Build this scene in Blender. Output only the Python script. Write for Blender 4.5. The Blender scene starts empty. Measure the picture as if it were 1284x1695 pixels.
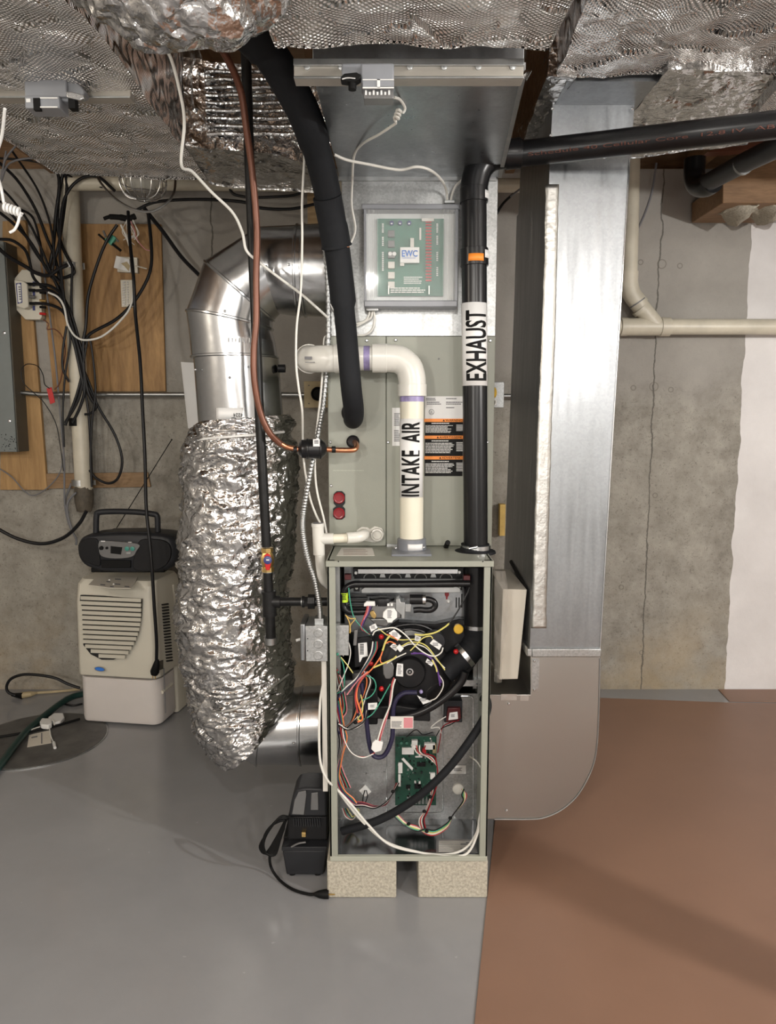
import bpy, bmesh, math, random
from mathutils import Vector as V, Matrix, noise
sc = bpy.context.scene
COL = sc.collection
random.seed(7)
R_ = math.radians
# ---------------- camera ----------------
CZ = 1.355; PITCH = R_(7.2); F = 1224.0; CX, CY = 642.0, 847.5
cam = bpy.data.objects.new('camera', bpy.data.cameras.new('camera')); COL.objects.link(cam)
cam.location = (0, 0, CZ); cam.rotation_euler = (R_(90) - PITCH, 0, 0)
cam.data.sensor_fit = 'VERTICAL'; cam.data.sensor_height = 36; cam.data.lens = 36*F/1695
cam.data.clip_start = .02
sc.camera = cam
# ---------------- light ----------------
sc.view_settings.view_transform = 'Standard'; sc.view_settings.look = 'None'
sc.view_settings.gamma = 1; sc.view_settings.use_curve_mapping = False
sc.view_settings.exposure = 0.8
w = bpy.data.worlds.new('world'); sc.world = w; w.use_nodes = True
w.node_tree.nodes['Background'].inputs[0].default_value = (.75, .78, .82, 1)
w.node_tree.nodes['Background'].inputs[1].default_value = .35
def bulb(name, loc, watts, col, radius):
    d = bpy.data.lights.new(name, 'POINT'); d.energy = watts; d.color = col; d.shadow_soft_size = radius
    o = bpy.data.objects.new(name, d); COL.objects.link(o); o.location = loc; return o
bulb('ceiling_bulb_or_fill', (-.13, -.45, 2.22), 31, (1, .96, .90), .05)
bulb('ceiling_bulb_or_fill', (-2.3, .6, 2.1), 16, (1, .90, .76), .05)
bulb('unseen_lamp', (2.62, .22, 1.85), 100, (1, .97, .94), .03)  # unseen lamp, placed to throw the post's shadow across the brown sheet
bulb('ceiling_bulb_or_fill', (1.3, -.9, 1.95), 22, (1, .97, .94), .07)
bulb('ceiling_bulb_or_fill', (-1.5, -2.2, 2.1), 66, (1, .95, .88), .10)  # fill light added behind the camera, no bulb seen there
def tube_light(name, loc, rot, sx, sy, watts, col):
    d = bpy.data.lights.new(name, 'AREA'); d.shape = 'RECTANGLE'; d.size = sx; d.size_y = sy; d.energy = watts; d.color = col
    o = bpy.data.objects.new(name, d); COL.objects.link(o); o.location = loc; o.rotation_euler = [R_(a) for a in rot]; return o
bulb('ceiling_bulb_or_fill', (1.2, -2.4, 2.2), 60, (1, .96, .90), .12)  # added fill from behind the camera, brightens the floor
bulb('unseen_lamp', (-.75, -.5, 1.35), 17, (1, .96, .90), .05)  # low fill added to light the foil undersides
bulb('unseen_lamp', (.5, -1.2, 1.0), 16, (1, .97, .94), .10)  # added low in front to bring out speckle on the foil
# ---------------- projection helpers: pixel + distance from the camera wall-plane -> point ----------------
SP, CP = math.sin(PITCH), math.cos(PITCH)
def P(px, py, Y):
    u = -(py - CY)
    dy = F*CP + u*SP; dz = -F*SP + u*CP
    t = Y/dy
    return V(((px-CX)*t, Y, CZ + dz*t))
def PZ(px, py, z=0.0):
    u = -(py - CY)
    dy = F*CP + u*SP; dz = -F*SP + u*CP
    t = (z-CZ)/dz
    return V(((px-CX)*t, dy*t, z))
def sc_at(py, Y):                       # metres per pixel at this height and distance
    return Y/(F*CP - (py-CY)*SP)
# ---------------- materials ----------------
def new_mat(name):
    m = bpy.data.materials.new(name); m.use_nodes = True
    nt = m.node_tree; b = nt.nodes['Principled BSDF']; return m, nt, b
def N(nt, typ, **kw):
    n = nt.nodes.new(typ)
    for k, v in kw.items(): setattr(n, k, v)
    return n
def ramp(nt, src, stops):
    r = N(nt, 'ShaderNodeValToRGB'); e = r.color_ramp.elements
    while len(e) < len(stops): e.new(.5)
    for i, (p, c) in enumerate(stops):
        e[i].position = p; e[i].color = (*c, 1) if len(c) == 3 else c
    nt.links.new(src, r.inputs[0]); return r.outputs[0]
def noise_tex(nt, scale, detail=4, rough=.6, stretch=None, dist=0):
    tc = N(nt, 'ShaderNodeTexCoord'); n = N(nt, 'ShaderNodeTexNoise')
    n.inputs['Scale'].default_value = scale; n.inputs['Detail'].default_value = detail
    n.inputs['Roughness'].default_value = rough; n.inputs['Distortion'].default_value = dist
    if stretch:
        mp = N(nt, 'ShaderNodeMapping'); mp.inputs['Scale'].default_value = stretch
        nt.links.new(tc.outputs['Object'], mp.inputs[0]); nt.links.new(mp.outputs[0], n.inputs['Vector'])
    else: nt.links.new(tc.outputs['Object'], n.inputs['Vector'])
    return n.outputs['Fac']
def mixc(nt, fac, a, b, mode='MIX'):
    m = N(nt, 'ShaderNodeMix', data_type='RGBA', blend_type=mode)
    for s, v in ((0, fac), (6, a), (7, b)):
        if isinstance(v, (int, float)): m.inputs[s].default_value = v
        elif isinstance(v, tuple): m.inputs[s].default_value = (*v, 1)
        else: nt.links.new(v, m.inputs[s])
    return m.outputs[2]
def add_bump(nt, b, src, strength, dist=.01):
    bp = N(nt, 'ShaderNodeBump'); bp.inputs['Strength'].default_value = strength; bp.inputs['Distance'].default_value = dist
    nt.links.new(src, bp.inputs['Height'])
    if b.inputs['Normal'].is_linked: nt.links.new(b.inputs['Normal'].links[0].from_socket, bp.inputs['Normal'])
    nt.links.new(bp.outputs[0], b.inputs['Normal'])
def mk(name, c, rough=.5, metal=0, var=.12, vs=6, bump=0, bs=60, spec=.5, coat=0, stretch=None):
    m, nt, b = new_mat(name)
    c = tuple(c)
    b.inputs['Roughness'].default_value = rough; b.inputs['Metallic'].default_value = metal
    b.inputs['Specular IOR Level'].default_value = spec; b.inputs['Coat Weight'].default_value = coat
    f = noise_tex(nt, vs, 5, .6, stretch)
    col = ramp(nt, f, [(.3, tuple(x*(1-var) for x in c)), (.7, tuple(min(1, x*(1+var)) for x in c))])
    nt.links.new(col, b.inputs['Base Color'])
    if bump: add_bump(nt, b, noise_tex(nt, bs, 3), bump, .004)
    return m
M_ = {}
M_['beige_paint'] = mk('furnace_paint', (.27, .28, .235), .42, .0, .05, 3, .05, 200)
M_['beige_edge'] = mk('furnace_paint_edge', (.35, .36, .30), .42, .0, .05, 3)
M_['white_pvc'] = mk('white_pvc', (.66, .65, .60), .28, 0, .04, 8)
M_['cream_pvc'] = mk('cream_pvc', (.70, .67, .55), .35, 0, .05, 4)
M_['old_pvc'] = mk('old_pvc', (.56, .52, .42), .4, 0, .12, 9)
M_['grey_pvc'] = mk('grey_pvc', (.16, .17, .19), .35)
M_['purple_primer'] = mk('purple_primer', (.27, .23, .42), .4, 0, .3, 40)
M_['abs'] = mk('black_abs', (.008, .008, .009), .28, 0, .2, 10, spec=.35)
M_['rubber'] = mk('black_foam_rubber', (.010, .011, .013), .7, 0, .2, 12, .1, 120, spec=.2)
M_['hose'] = mk('black_hose', (.007, .007, .008), .3, spec=.35)
M_['black'] = mk('black_plastic', (.008, .008, .009), .42, 0, .2, spec=.25)
M_['charcoal'] = mk('charcoal_plastic', (.020, .021, .024), .45, spec=.3)
M_['pan'] = mk('dark_pan_steel', (.14, .145, .15), .16, 1, .1)
M_['iron'] = mk('black_iron', (.014, .014, .014), .38, .3, .3, 30, .1, 90, spec=.3)
M_['copper'] = mk('copper', (.62, .27, .15), .33, 1, .25, 14)
M_['copper_brown'] = mk('sleeved_copper', (.15, .058, .034), .36, .35, .15, 14)
M_['brass'] = mk('brass', (.62, .43, .17), .32, 1, .2, 30)
M_['steel'] = mk('bright_steel', (.62, .63, .64), .25, 1, .1, 20)
M_['dullsteel'] = mk('dull_steel', (.40, .41, .41), .38, 1, .15, 20)
M_['white'] = mk('white_plastic', (.74, .74, .72), .45, 0, .03)
M_['wwire'] = mk('white_wire', (.70, .69, .64), .45, 0, .03)
M_['offwhite'] = mk('offwhite_paper', (.62, .60, .55), .6, 0, .05)
M_['paper'] = mk('paper_label', (.72, .72, .71), .55, 0, .02)
M_['ink'] = mk('black_ink', (.006, .006, .006), .55, 0, .0, spec=.15)
M_['dimink'] = mk('grey_ink', (.16, .16, .17), .6, 0, .0)
M_['white_ink'] = mk('white_ink', (.62, .62, .60), .6, 0, .0)
M_['blue_ink'] = mk('blue_ink', (.03, .17, .60), .5, 0, .0)
M_['navy'] = mk('navy_label', (.03, .04, .16), .5, 0, .0)
M_['orange'] = mk('orange_label', (.85, .26, .03), .5, 0, .02)
M_['red'] = mk('red_plastic', (.50, .012, .014), .3)
M_['deepred'] = mk('deep_red_plastic', (.07, .008, .010), .3)
M_['print_red'] = mk('faded_red_print', (.13, .045, .03), .6)
M_['darkred'] = mk('dark_red_plastic', (.22, .012, .018), .25)
M_['yellow'] = mk('yellow_plastic', (.62, .38, .03), .4)
M_['lime'] = mk('lime_label', (.50, .72, .03), .5, 0, .02)
M_['pcb'] = mk('green_circuit_board', (.008, .055, .035), .4, 0, .25, 60)
M_['pcb_light'] = mk('pale_green_board', (.05, .17, .12), .5, 0, .12, 40)
M_['dehum'] = mk('cream_plastic', (.60, .57, .48), .42, 0, .03)
M_['dehum2'] = mk('pale_plastic', (.64, .60, .57), .42, 0, .03)
M_['dark_slot'] = mk('dark_slot', (.01, .01, .01), .8)
M_['rail'] = mk('pale_metal_rail', (.42, .395, .35), .4, .35)
M_['silverplastic'] = mk('silver_plastic', (.20, .20, .20), .3, .6)
M_['white_face'] = mk('white_backing', (.62, .64, .63), .4)
M_['teal'] = mk('teal_button', (.05, .27, .22), .4)
M_['greenhose'] = mk('dark_green_hose', (.008, .035, .030), .4)
M_['wgreen'] = mk('green_wire', (.05, .30, .20), .4, 0, 0)
M_['wred'] = mk('red_wire', (.42, .05, .05), .4, 0, 0)
M_['worange'] = mk('orange_wire', (.75, .20, .07), .4, 0, 0)
M_['wyellow'] = mk('yellow_wire', (.62, .56, .16), .4, 0, 0)
M_['wpurple'] = mk('purple_wire', (.10, .04, .20), .4, 0, 0)
M_['wnavy'] = mk('navy_wire', (.014, .012, .040), .4, 0, 0)
M_['wpink'] = mk('pink_wire', (.55, .22, .24), .4, 0, 0)
M_['board'] = mk('beige_board', (.42, .34, .20), .6, 0, .1, 30)
M_['yelwood'] = mk('yellow_wood', (.55, .37, .10), .6, 0, .15, 30)
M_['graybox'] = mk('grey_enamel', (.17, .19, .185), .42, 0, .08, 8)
M_['graybox2'] = mk('grey_enamel_shaded', (.10, .09, .07), .55)  # shadow on the panel's side put into the colour; a dark label shares it
M_['panelpl'] = mk('grey_lever_plastic', (.23, .24, .26), .35)
M_['tape_putty'] = mk('duct_putty', (.09, .075, .055), .7, 0, .3, 40, .6, 60)
M_['carton'] = mk('white_carton', (.62, .58, .50), .65, 0, .05)
def metal_mat(name, c, rough, spangle=.0, sscale=60, rvar=.08, brushed=None, bump=.0, bs=20):
    m, nt, b = new_mat(name)
    b.inputs['Metallic'].default_value = 1
    tc = N(nt, 'ShaderNodeTexCoord')
    vo = N(nt, 'ShaderNodeTexVoronoi'); vo.inputs['Scale'].default_value = sscale
    nt.links.new(tc.outputs['Object'], vo.inputs['Vector'])
    sep = N(nt, 'ShaderNodeSeparateColor'); nt.links.new(vo.outputs['Color'], sep.inputs[0])
    col = ramp(nt, sep.outputs[0], [(0, tuple(x*(1-spangle) for x in c)), (1, tuple(min(1, x*(1+spangle)) for x in c))])
    nt.links.new(col, b.inputs['Base Color'])
    f = noise_tex(nt, 7, 5, .6, brushed)
    rr = ramp(nt, f, [(.3, (max(.02, rough-rvar),)*3), (.7, (rough+rvar,)*3)])
    nt.links.new(rr, b.inputs['Roughness'])
    if bump: add_bump(nt, b, noise_tex(nt, bs, 3), bump, .01)
    return m
M_['galv'] = metal_mat('galvanised_steel', (.44, .45, .45), .44, .14, 220, .08, None, .06, 5)
M_['galv_flat'] = metal_mat('galvanised_sheet', (.33, .345, .36), .36, .05, 160, .09, (5, 5, .5), .08, 3)
M_['galv_boot'] = metal_mat('galvanised_boot', (.42, .41, .39), .36, 0, 200, .03, None, 0, 3)
M_['pipe_metal'] = metal_mat('round_duct_steel', (.50, .51, .52), .22, .03, 90, .05, (3, 3, 1), .10, 8)
M_['foiltape'] = metal_mat('foil_tape', (.58, .575, .55), .42, .04, 40, .12, None, .25, 30)
def foil_mat(name, c, rough, big, bigs, quilt, qs, tint=None):
    m, nt, b = new_mat(name)
    b.inputs['Metallic'].default_value = 1
    f = noise_tex(nt, 6, 6, .7)
    col = ramp(nt, f, [(.3, tuple(x*.72 for x in c)), (.7, c)]); nt.links.new(col, b.inputs['Base Color'])
    b.inputs['Roughness'].default_value = rough
    tc = N(nt, 'ShaderNodeTexCoord')
    if big:
        vo = N(nt, 'ShaderNodeTexVoronoi', feature='F1'); vo.inputs['Scale'].default_value = bigs
        nz = N(nt, 'ShaderNodeTexNoise'); nz.inputs['Scale'].default_value = bigs*.6; nz.inputs['Detail'].default_value = 4
        nt.links.new(tc.outputs['Object'], nz.inputs['Vector'])
        mp = N(nt, 'ShaderNodeVectorMath', operation='MULTIPLY_ADD'); mp.inputs[1].default_value = (.08,)*3
        nt.links.new(nz.outputs['Color'], mp.inputs[0]); nt.links.new(tc.outputs['Object'], mp.inputs[2])
        nt.links.new(mp.outputs[0], vo.inputs['Vector']); add_bump(nt, b, vo.outputs['Distance'], big, .02)
    if quilt:
        wv = N(nt, 'ShaderNodeTexNoise'); wv.inputs['Scale'].default_value = 9; nt.links.new(tc.outputs['Object'], wv.inputs['Vector'])
        ma = N(nt, 'ShaderNodeVectorMath', operation='MULTIPLY_ADD'); ma.inputs[1].default_value = (.03,)*3
        nt.links.new(wv.outputs['Color'], ma.inputs[0]); nt.links.new(tc.outputs['Object'], ma.inputs[2])
        sp = N(nt, 'ShaderNodeSeparateXYZ'); nt.links.new(ma.outputs[0], sp.inputs[0])
        def mm(op, a, b2):
            n = N(nt, 'ShaderNodeMath', operation=op)
            for i, v in enumerate((a, b2)):
                if v is None: continue
                if isinstance(v, (int, float)): n.inputs[i].default_value = v
                else: nt.links.new(v, n.inputs[i])
            return n.outputs[0]
        yz = mm('ADD', sp.outputs[1], sp.outputs[2])
        hh = mm('MULTIPLY', mm('SINE', mm('MULTIPLY', sp.outputs[0], 560), None), mm('SINE', mm('MULTIPLY', yz, 700), None))
        add_bump(nt, b, hh, quilt, .0026)
    return m
M_['foil_quilt'] = foil_mat('quilted_foil_wrap', (.84, .83, .81), .13, .35, 14, 1.0, 1)
M_['foil_crinkle'] = foil_mat('crinkled_foil_wrap', (.66, .655, .65), .17, .28, 34, 0, 1)
# painted floor
m, nt, b = new_mat('grey_floor_paint'); M_['floor'] = m
f = noise_tex(nt, 1.6, 6, .65)
c = ramp(nt, f, [(.3, (.25, .252, .258)), (.7, (.29, .293, .30))])
sp = ramp(nt, noise_tex(nt, 38, 2, .5), [(.74, (0, 0, 0)), (.78, (1, 1, 1))])
c = mixc(nt, sp, c, (.34, .34, .35)); nt.links.new(c, b.inputs['Base Color'])
rr = ramp(nt, noise_tex(nt, 5, 5), [(.3, (.13,)*3), (.7, (.24,)*3)]); nt.links.new(rr, b.inputs['Roughness'])
add_bump(nt, b, noise_tex(nt, 6, 2), .05, .01)
M_['sheet'] = mk('brown_floor_sheet', (.235, .135, .090), .45, 0, .07, 2.5, .04, 300)
# concrete wall (seams, tie holes, white paint, smooth upper parge)
m, nt, b = new_mat('poured_concrete_wall'); M_['wall'] = m
tc = N(nt, 'ShaderNodeTexCoord'); sx = N(nt, 'ShaderNodeSeparateXYZ'); nt.links.new(tc.outputs['Object'], sx.inputs[0])
def mth(op, a, b_=None):
    n = N(nt, 'ShaderNodeMath', operation=op)
    for i, v in enumerate((a, b_)):
        if v is None: continue
        if isinstance(v, (int, float)): n.inputs[i].default_value = v
        else: nt.links.new(v, n.inputs[i])
    return n.outputs[0]
big = noise_tex(nt, 1.1, 6, .7); mid = noise_tex(nt, 9, 6, .72); fine = noise_tex(nt, 55, 5, .75)
base = ramp(nt, mid, [(.3, (.17, .155, .13)), (.68, (.37, .35, .305))])
base = mixc(nt, ramp(nt, big, [(.4, (0,)*3), (.65, (1,)*3)]), base, mixc(nt, .5, base, (.36, .34, .29)))
speck = ramp(nt, fine, [(.33, (1,)*3), (.42, (0,)*3)])
base = mixc(nt, mth('MULTIPLY', speck, .55), base, (.10, .09, .075))
pits = ramp(nt, noise_tex(nt, 150, 3, .6), [(.30, (1,)*3), (.40, (0,)*3)])
base = mixc(nt, mth('MULTIPLY', pits, .6), base, (.09, .08, .065))
# smooth grey parge above z~1.6 with a wandering lower edge
wob = mth('MULTIPLY', mth('SUBTRACT', noise_tex(nt, 2.2, 5, .6), .5), .55)
up = mth('ADD', sx.outputs[2], wob)
upf = ramp(nt, up, [(0.0, (0,)*3), (1.0, (1,)*3)])
mr = N(nt, 'ShaderNodeMapRange'); mr.inputs[1].default_value = 1.35; mr.inputs[2].default_value = 1.62
nt.links.new(up, mr.inputs[0])
parge = ramp(nt, big, [(.3, (.29, .275, .25)), (.7, (.37, .35, .32))])
base = mixc(nt, mth('MULTIPLY', mr.outputs[0], .85), base, parge)
# rusty damp tint near the floor
mr2 = N(nt, 'ShaderNodeMapRange'); mr2.inputs[1].default_value = .55; mr2.inputs[2].default_value = 0; nt.links.new(sx.outputs[2], mr2.inputs[0])
tint = mth('MULTIPLY', mr2.outputs[0], ramp(nt, noise_tex(nt, 3, 5), [(.42, (0,)*3), (.65, (1,)*3)]))
base = mixc(nt, mth('MULTIPLY', tint, .6), base, (.36, .27, .15))
WY = 3.59
for seam_px, wid in ((1082, .0035), (357, .0035)):
    s0 = P(seam_px, 640, WY).x
    d = mth('ABSOLUTE', mth('SUBTRACT', sx.outputs[0], mth('ADD', s0, mth('MULTIPLY', mth('SUBTRACT', noise_tex(nt, 7, 4), .5), .05))))
    line = mth('LESS_THAN', d, wid)
    base = mixc(nt, mth('MULTIPLY', line, .75), base, (.07, .065, .055))
for (hx, hy) in ((1095, 437), (1060, 434), (1125, 440), (1082, 640), (1048, 642), (1110, 645), (1084, 820), (1028, 972), (1062, 1080)):
    p = P(hx, hy, WY)
    dx = mth('SUBTRACT', sx.outputs[0], p.x); dz = mth('SUBTRACT', sx.outputs[2], p.z)
    dd = mth('SQRT', mth('ADD', mth('MULTIPLY', dx, dx), mth('MULTIPLY', dz, dz)))
    r0 = .020 if hx in (1095, 1082) else .011
    ringm = mth('LESS_THAN', mth('ABSOLUTE', mth('SUBTRACT', dd, r0)), .0025)
    base = mixc(nt, mth('MULTIPLY', ringm, .5), base, (.12, .11, .09))
xw = P(1225, 700, WY).x
edge = mth('ADD', sx.outputs[0], mth('MULTIPLY', mth('SUBTRACT', noise_tex(nt, 5, 3, .5), .5), .05))
wf = mth('GREATER_THAN', edge, xw)
zg = mth('LESS_THAN', sx.outputs[2], 2.26)
wcol = ramp(nt, noise_tex(nt, 3, 5), [(.3, (.62, .60, .59)), (.7, (.74, .72, .71))])
base = mixc(nt, mth('MULTIPLY', wf, zg), base, wcol)
nt.links.new(base, b.inputs['Base Color']); b.inputs['Roughness'].default_value = .85
add_bump(nt, b, mid, .35, .012); add_bump(nt, b, fine, .35, .004)
M_['concrete'] = mk('cast_concrete_block', (.40, .37, .30), .9, 0, .30, 130, .5, 120)
M_['plainwall'] = mk('painted_wall', (.40, .385, .36), .8, 0, .08, 3)
M_['pit'] = mk('sump_lid_concrete', (.085, .083, .078), .55, 0, .35, 10, .25, 30)
# wood
def wood(name, a, b_, scale=(1, 1, 6), vs=5):
    a = tuple(x*.8 for x in a)
    m, nt, bb = new_mat(name)
    f = noise_tex(nt, vs, 7, .65, scale, 1.2); g = noise_tex(nt, vs*5, 4, .6, scale, .5)
    c = ramp(nt, f, [(.3, a), (.55, tuple((x+y)/2 for x, y in zip(a, b_))), (.72, b_)])
    c = mixc(nt, .35, c, ramp(nt, g, [(.35, a), (.65, b_)])); nt.links.new(c, bb.inputs['Base Color'])
    bb.inputs['Roughness'].default_value = .6; add_bump(nt, bb, g, .12, .004); return m
M_['ply'] = wood('plywood', (.26, .135, .045), (.46, .27, .105), (6, 6, 1), 2.2)
M_['ply2'] = wood('pale_plywood', (.34, .19, .07), (.50, .31, .13), (6, 6, .8), 2.2)
M_['pine'] = wood('pine_lumber', (.40, .27, .13), (.58, .43, .25), (1, 8, 8), 3)
M_['batten'] = wood('batten_wood', (.25, .15, .07), (.36, .23, .12), (1, 8, 8), 3)
M_['joist'] = wood('joist_wood', (.20, .11, .05), (.34, .20, .10), (1, 8, 8), 3)
# clear plastic
m, nt, b = new_mat('clear_plastic'); M_['clear'] = m
b.inputs['Base Color'].default_value = (.93, .95, .95, 1); b.inputs['Roughness'].default_value = .06
b.inputs['Transmission Weight'].default_value = .0; b.inputs['Alpha'].default_value = .09; b.inputs['Specular IOR Level'].default_value = .9
m, nt, b = new_mat('clear_bag_plastic'); M_['bag'] = m
b.inputs['Base Color'].default_value = (.80, .76, .70, 1); b.inputs['Roughness'].default_value = .15; b.inputs['Alpha'].default_value = .14
add_bump(nt, b, noise_tex(nt, 18, 5, .7, None, 1.5), .5, .02)
m, nt, b = new_mat('lamp_glass'); M_['glass'] = m
b.inputs['Base Color'].default_value = (.5, .5, .46, 1); b.inputs['Roughness'].default_value = .12; b.inputs['Alpha'].default_value = .45
# ---------------- mesh builder ----------------
ROOT = {}
class MB:
    def __init__(s): s.v = []; s.f = []
    def add(s, vs, fs):
        n = len(s.v); s.v += [V(p) for p in vs]; s.f += [tuple(i+n for i in f) for f in fs]; return s
    def box(s, a, b):
        x0, y0, z0 = (min(a[i], b[i]) for i in range(3)); x1, y1, z1 = (max(a[i], b[i]) for i in range(3))
        return s.add([(x0,y0,z0),(x1,y0,z0),(x1,y1,z0),(x0,y1,z0),(x0,y0,z1),(x1,y0,z1),(x1,y1,z1),(x0,y1,z1)],
                     [(0,3,2,1),(4,5,6,7),(0,1,5,4),(1,2,6,5),(2,3,7,6),(3,0,4,7)])
    def pbox(s, x0, y0, x1, y1, Y, t):            # front face seen at these pixels on plane Y, going back by t
        ym = (y0+y1)/2
        a = P(x0, ym, Y); b = P(x1, ym, Y); zt = P(x0, y0, Y).z; zb = P(x0, y1, Y).z
        return s.box((a.x, Y, zb), (b.x, Y+t, zt))
    def hexa(s, q, off):                          # quad q extruded by off
        q = [V(p) for p in q]; o = V(off)
        return s.add(q + [p+o for p in q], [(0,1,2,3),(7,6,5,4),(0,4,5,1),(1,5,6,2),(2,6,7,3),(3,7,4,0)])
    def prism(s, pts, off):
        n = len(pts); q = [V(p) for p in pts]; o = V(off)
        return s.add(q + [p+o for p in q], [tuple(range(n)), tuple(range(2*n-1, n-1, -1))] + [(i, n+i, n+(i+1) % n, (i+1) % n) for i in range(n)])
    def pprism(s, pix, Y, t): return s.prism([P(x, y, Y) for x, y in pix], (0, t, 0))
    def rbox(s, c, ax, ay, az):                   # centre and three half-vectors
        c, ax, ay, az = V(c), V(ax), V(ay), V(az)
        vs = [c + sx*ax + sy*ay + sz*az for sz in (-1, 1) for sx, sy in ((-1,-1),(1,-1),(1,1),(-1,1))]
        return s.add(vs, [(0,3,2,1),(4,5,6,7),(0,1,5,4),(1,2,6,5),(2,3,7,6),(3,0,4,7)])
    def rings(s, rs, cap=True, closed=True):
        n = len(rs[0]); vs = [p for r in rs for p in r]; fs = []
        for i in range(len(rs)-1):
            for j in range(n if closed else n-1):
                k = (j+1) % n; fs.append((i*n+j, i*n+k, (i+1)*n+k, (i+1)*n+j))
        if cap: fs.append(tuple(range(n-1, -1, -1))); fs.append(tuple((len(rs)-1)*n + j for j in range(n)))
        return s.add(vs, fs)
    def tube(s, pts, r, n=10, cap=True, flat=None):
        pts = [V(p) for p in pts]; k = len(pts)
        rr = r if isinstance(r, (list, tuple)) else [r]*k
        t0 = (pts[1]-pts[0]).normalized(); u = t0.orthogonal().normalized(); rs = []
        for i in range(k):
            t = (pts[min(i+1, k-1)] - pts[max(i-1, 0)])
            t = t.normalized() if t.length > 1e-9 else t0
            u = (u - t*u.dot(t)); u = u.normalized() if u.length > 1e-6 else t.orthogonal().normalized()
            w_ = t.cross(u)
            rs.append([pts[i] + (u*math.cos(a) + w_*math.sin(a)*(flat or 1))*rr[i] for a in (2*math.pi*j/n for j in range(n))])
        return s.rings(rs, cap)
    def cyl(s, a, b, r, n=20): return s.tube([a, b], r, n)
    def lathe(s, a, d, prof, n=24):               # prof: (distance along d, radius)
        a = V(a); d = V(d).normalized(); u = d.orthogonal().normalized(); w_ = d.cross(u)
        return s.rings([[a + d*h + (u*math.cos(t) + w_*math.sin(t))*max(r, 1e-5) for t in (2*math.pi*j/n for j in range(n))] for h, r in prof])
    def ball(s, c, r, n=12):
        c = V(c); rx = r if isinstance(r, (tuple, list)) else (r, r, r)
        return s.rings([[c + V((rx[0]*math.sin(p)*math.cos(t), rx[1]*math.sin(p)*math.sin(t), rx[2]*math.cos(p))) for t in (2*math.pi*j/n for j in range(n))]
                        for p in (math.pi*max(.01, min(.99, i/(n//2+2))) for i in range(n//2+3))])
def cr(pts, seg=8):                               # Catmull-Rom through points
    pts = [V(p) for p in pts]
    if len(pts) < 3: return pts
    q = [2*pts[0]-pts[1]] + pts + [2*pts[-1]-pts[-2]]; out = []
    for i in range(1, len(q)-2):
        a, b, c, d = q[i-1:i+3]
        for k in range(seg):
            t = k/seg
            out.append(.5*((2*b) + (c-a)*t + (2*a-5*b+4*c-d)*t*t + (3*b-a-3*c+d)*t**3))
    out.append(pts[-1]); return out
def W(pix, Y=None, seg=8):                        # pixel path (x, y[, Y]) -> smooth 3-D path
    return cr([P(p[0], p[1], p[2] if len(p) > 2 else Y) for p in pix], seg)
def O(name, mb, mat, parent=None, label=None, cat=None, group=None, kind=None, bevel=0, sharp=35, keep=False, solid=0):
    me = bpy.data.meshes.new(name); off = V((0, 0, 0))
    if parent is not None: off = ROOT[parent.name]
    elif not keep:
        xs = [p.x for p in mb.v]; ys = [p.y for p in mb.v]; zs = [p.z for p in mb.v]
        off = V(((min(xs)+max(xs))/2, (min(ys)+max(ys))/2, min(zs)))
    me.from_pydata([tuple(p-off) for p in mb.v], [], mb.f); me.update()
    bm = bmesh.new(); bm.from_mesh(me); bmesh.ops.recalc_face_normals(bm, faces=bm.faces); bm.to_mesh(me); bm.free()
    for p in me.polygons: p.use_smooth = True
    me.set_sharp_from_angle(angle=R_(sharp))
    o = bpy.data.objects.new(name, me); COL.objects.link(o)
    if mat: me.materials.append(M_[mat] if isinstance(mat, str) else mat)
    if parent is None: o.location = off
    else: o.parent = parent
    ROOT[o.name] = off
    if bevel:
        bv = o.modifiers.new('bevel', 'BEVEL'); bv.width = bevel; bv.segments = 2; bv.limit_method = 'ANGLE'; bv.angle_limit = R_(40)
    if solid:
        so = o.modifiers.new('solid', 'SOLIDIFY'); so.thickness = solid; so.offset = 0
    if label: o['label'] = label
    if cat: o['category'] = cat
    if group: o['group'] = group
    if kind: o['kind'] = kind
    return o
def T(name, loc, label, cat, group=None):
    o = bpy.data.objects.new(name, None); COL.objects.link(o); o.location = loc; o.empty_display_size = .05
    o['label'] = label; o['category'] = cat
    if group: o['group'] = group
    ROOT[o.name] = V(loc); return o
def text_mesh(txt, size=1.0, off=0.0):
    cu = bpy.data.curves.new('t', 'FONT'); cu.body = txt; cu.size = size; cu.offset = off; cu.resolution_u = 3
    ob = bpy.data.objects.new('t', cu); COL.objects.link(ob)
    dg = bpy.context.evaluated_depsgraph_get(); me = bpy.data.meshes.new_from_object(ob.evaluated_get(dg))
    bm = bmesh.new(); bm.from_mesh(me); bpy.data.objects.remove(ob); bpy.data.curves.remove(cu); bpy.data.meshes.remove(me)
    return bm
def text(txt, origin, ux, uy, w, h, cuts=0, bold=0):  # fits text into a w x h rectangle, ux = reading direction, uy = up
    bm = text_mesh(txt, 1.0, bold); xs = [v.co.x for v in bm.verts]; ys = [v.co.y for v in bm.verts]
    x0, x1, y0, y1 = min(xs), max(xs), min(ys), max(ys)
    for v in bm.verts: v.co = V(((v.co.x-x0)/(x1-x0)*w, (v.co.y-y0)/(y1-y0)*h, 0))
    for k in range(1, cuts):
        g = bm.verts[:] + bm.edges[:] + bm.faces[:]
        bmesh.ops.bisect_plane(bm, geom=g, plane_co=(0, h*k/cuts, 0), plane_no=(0, 1, 0))
    bmesh.ops.triangulate(bm, faces=bm.faces[:])
    bm.verts.index_update()
    mb = MB(); ux, uy = V(ux).normalized(), V(uy).normalized(); o = V(origin)
    mb.add([o + ux*v.co.x + uy*v.co.y for v in bm.verts], [tuple(v.index for v in f.verts) for f in bm.faces]); bm.free(); return mb
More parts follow.
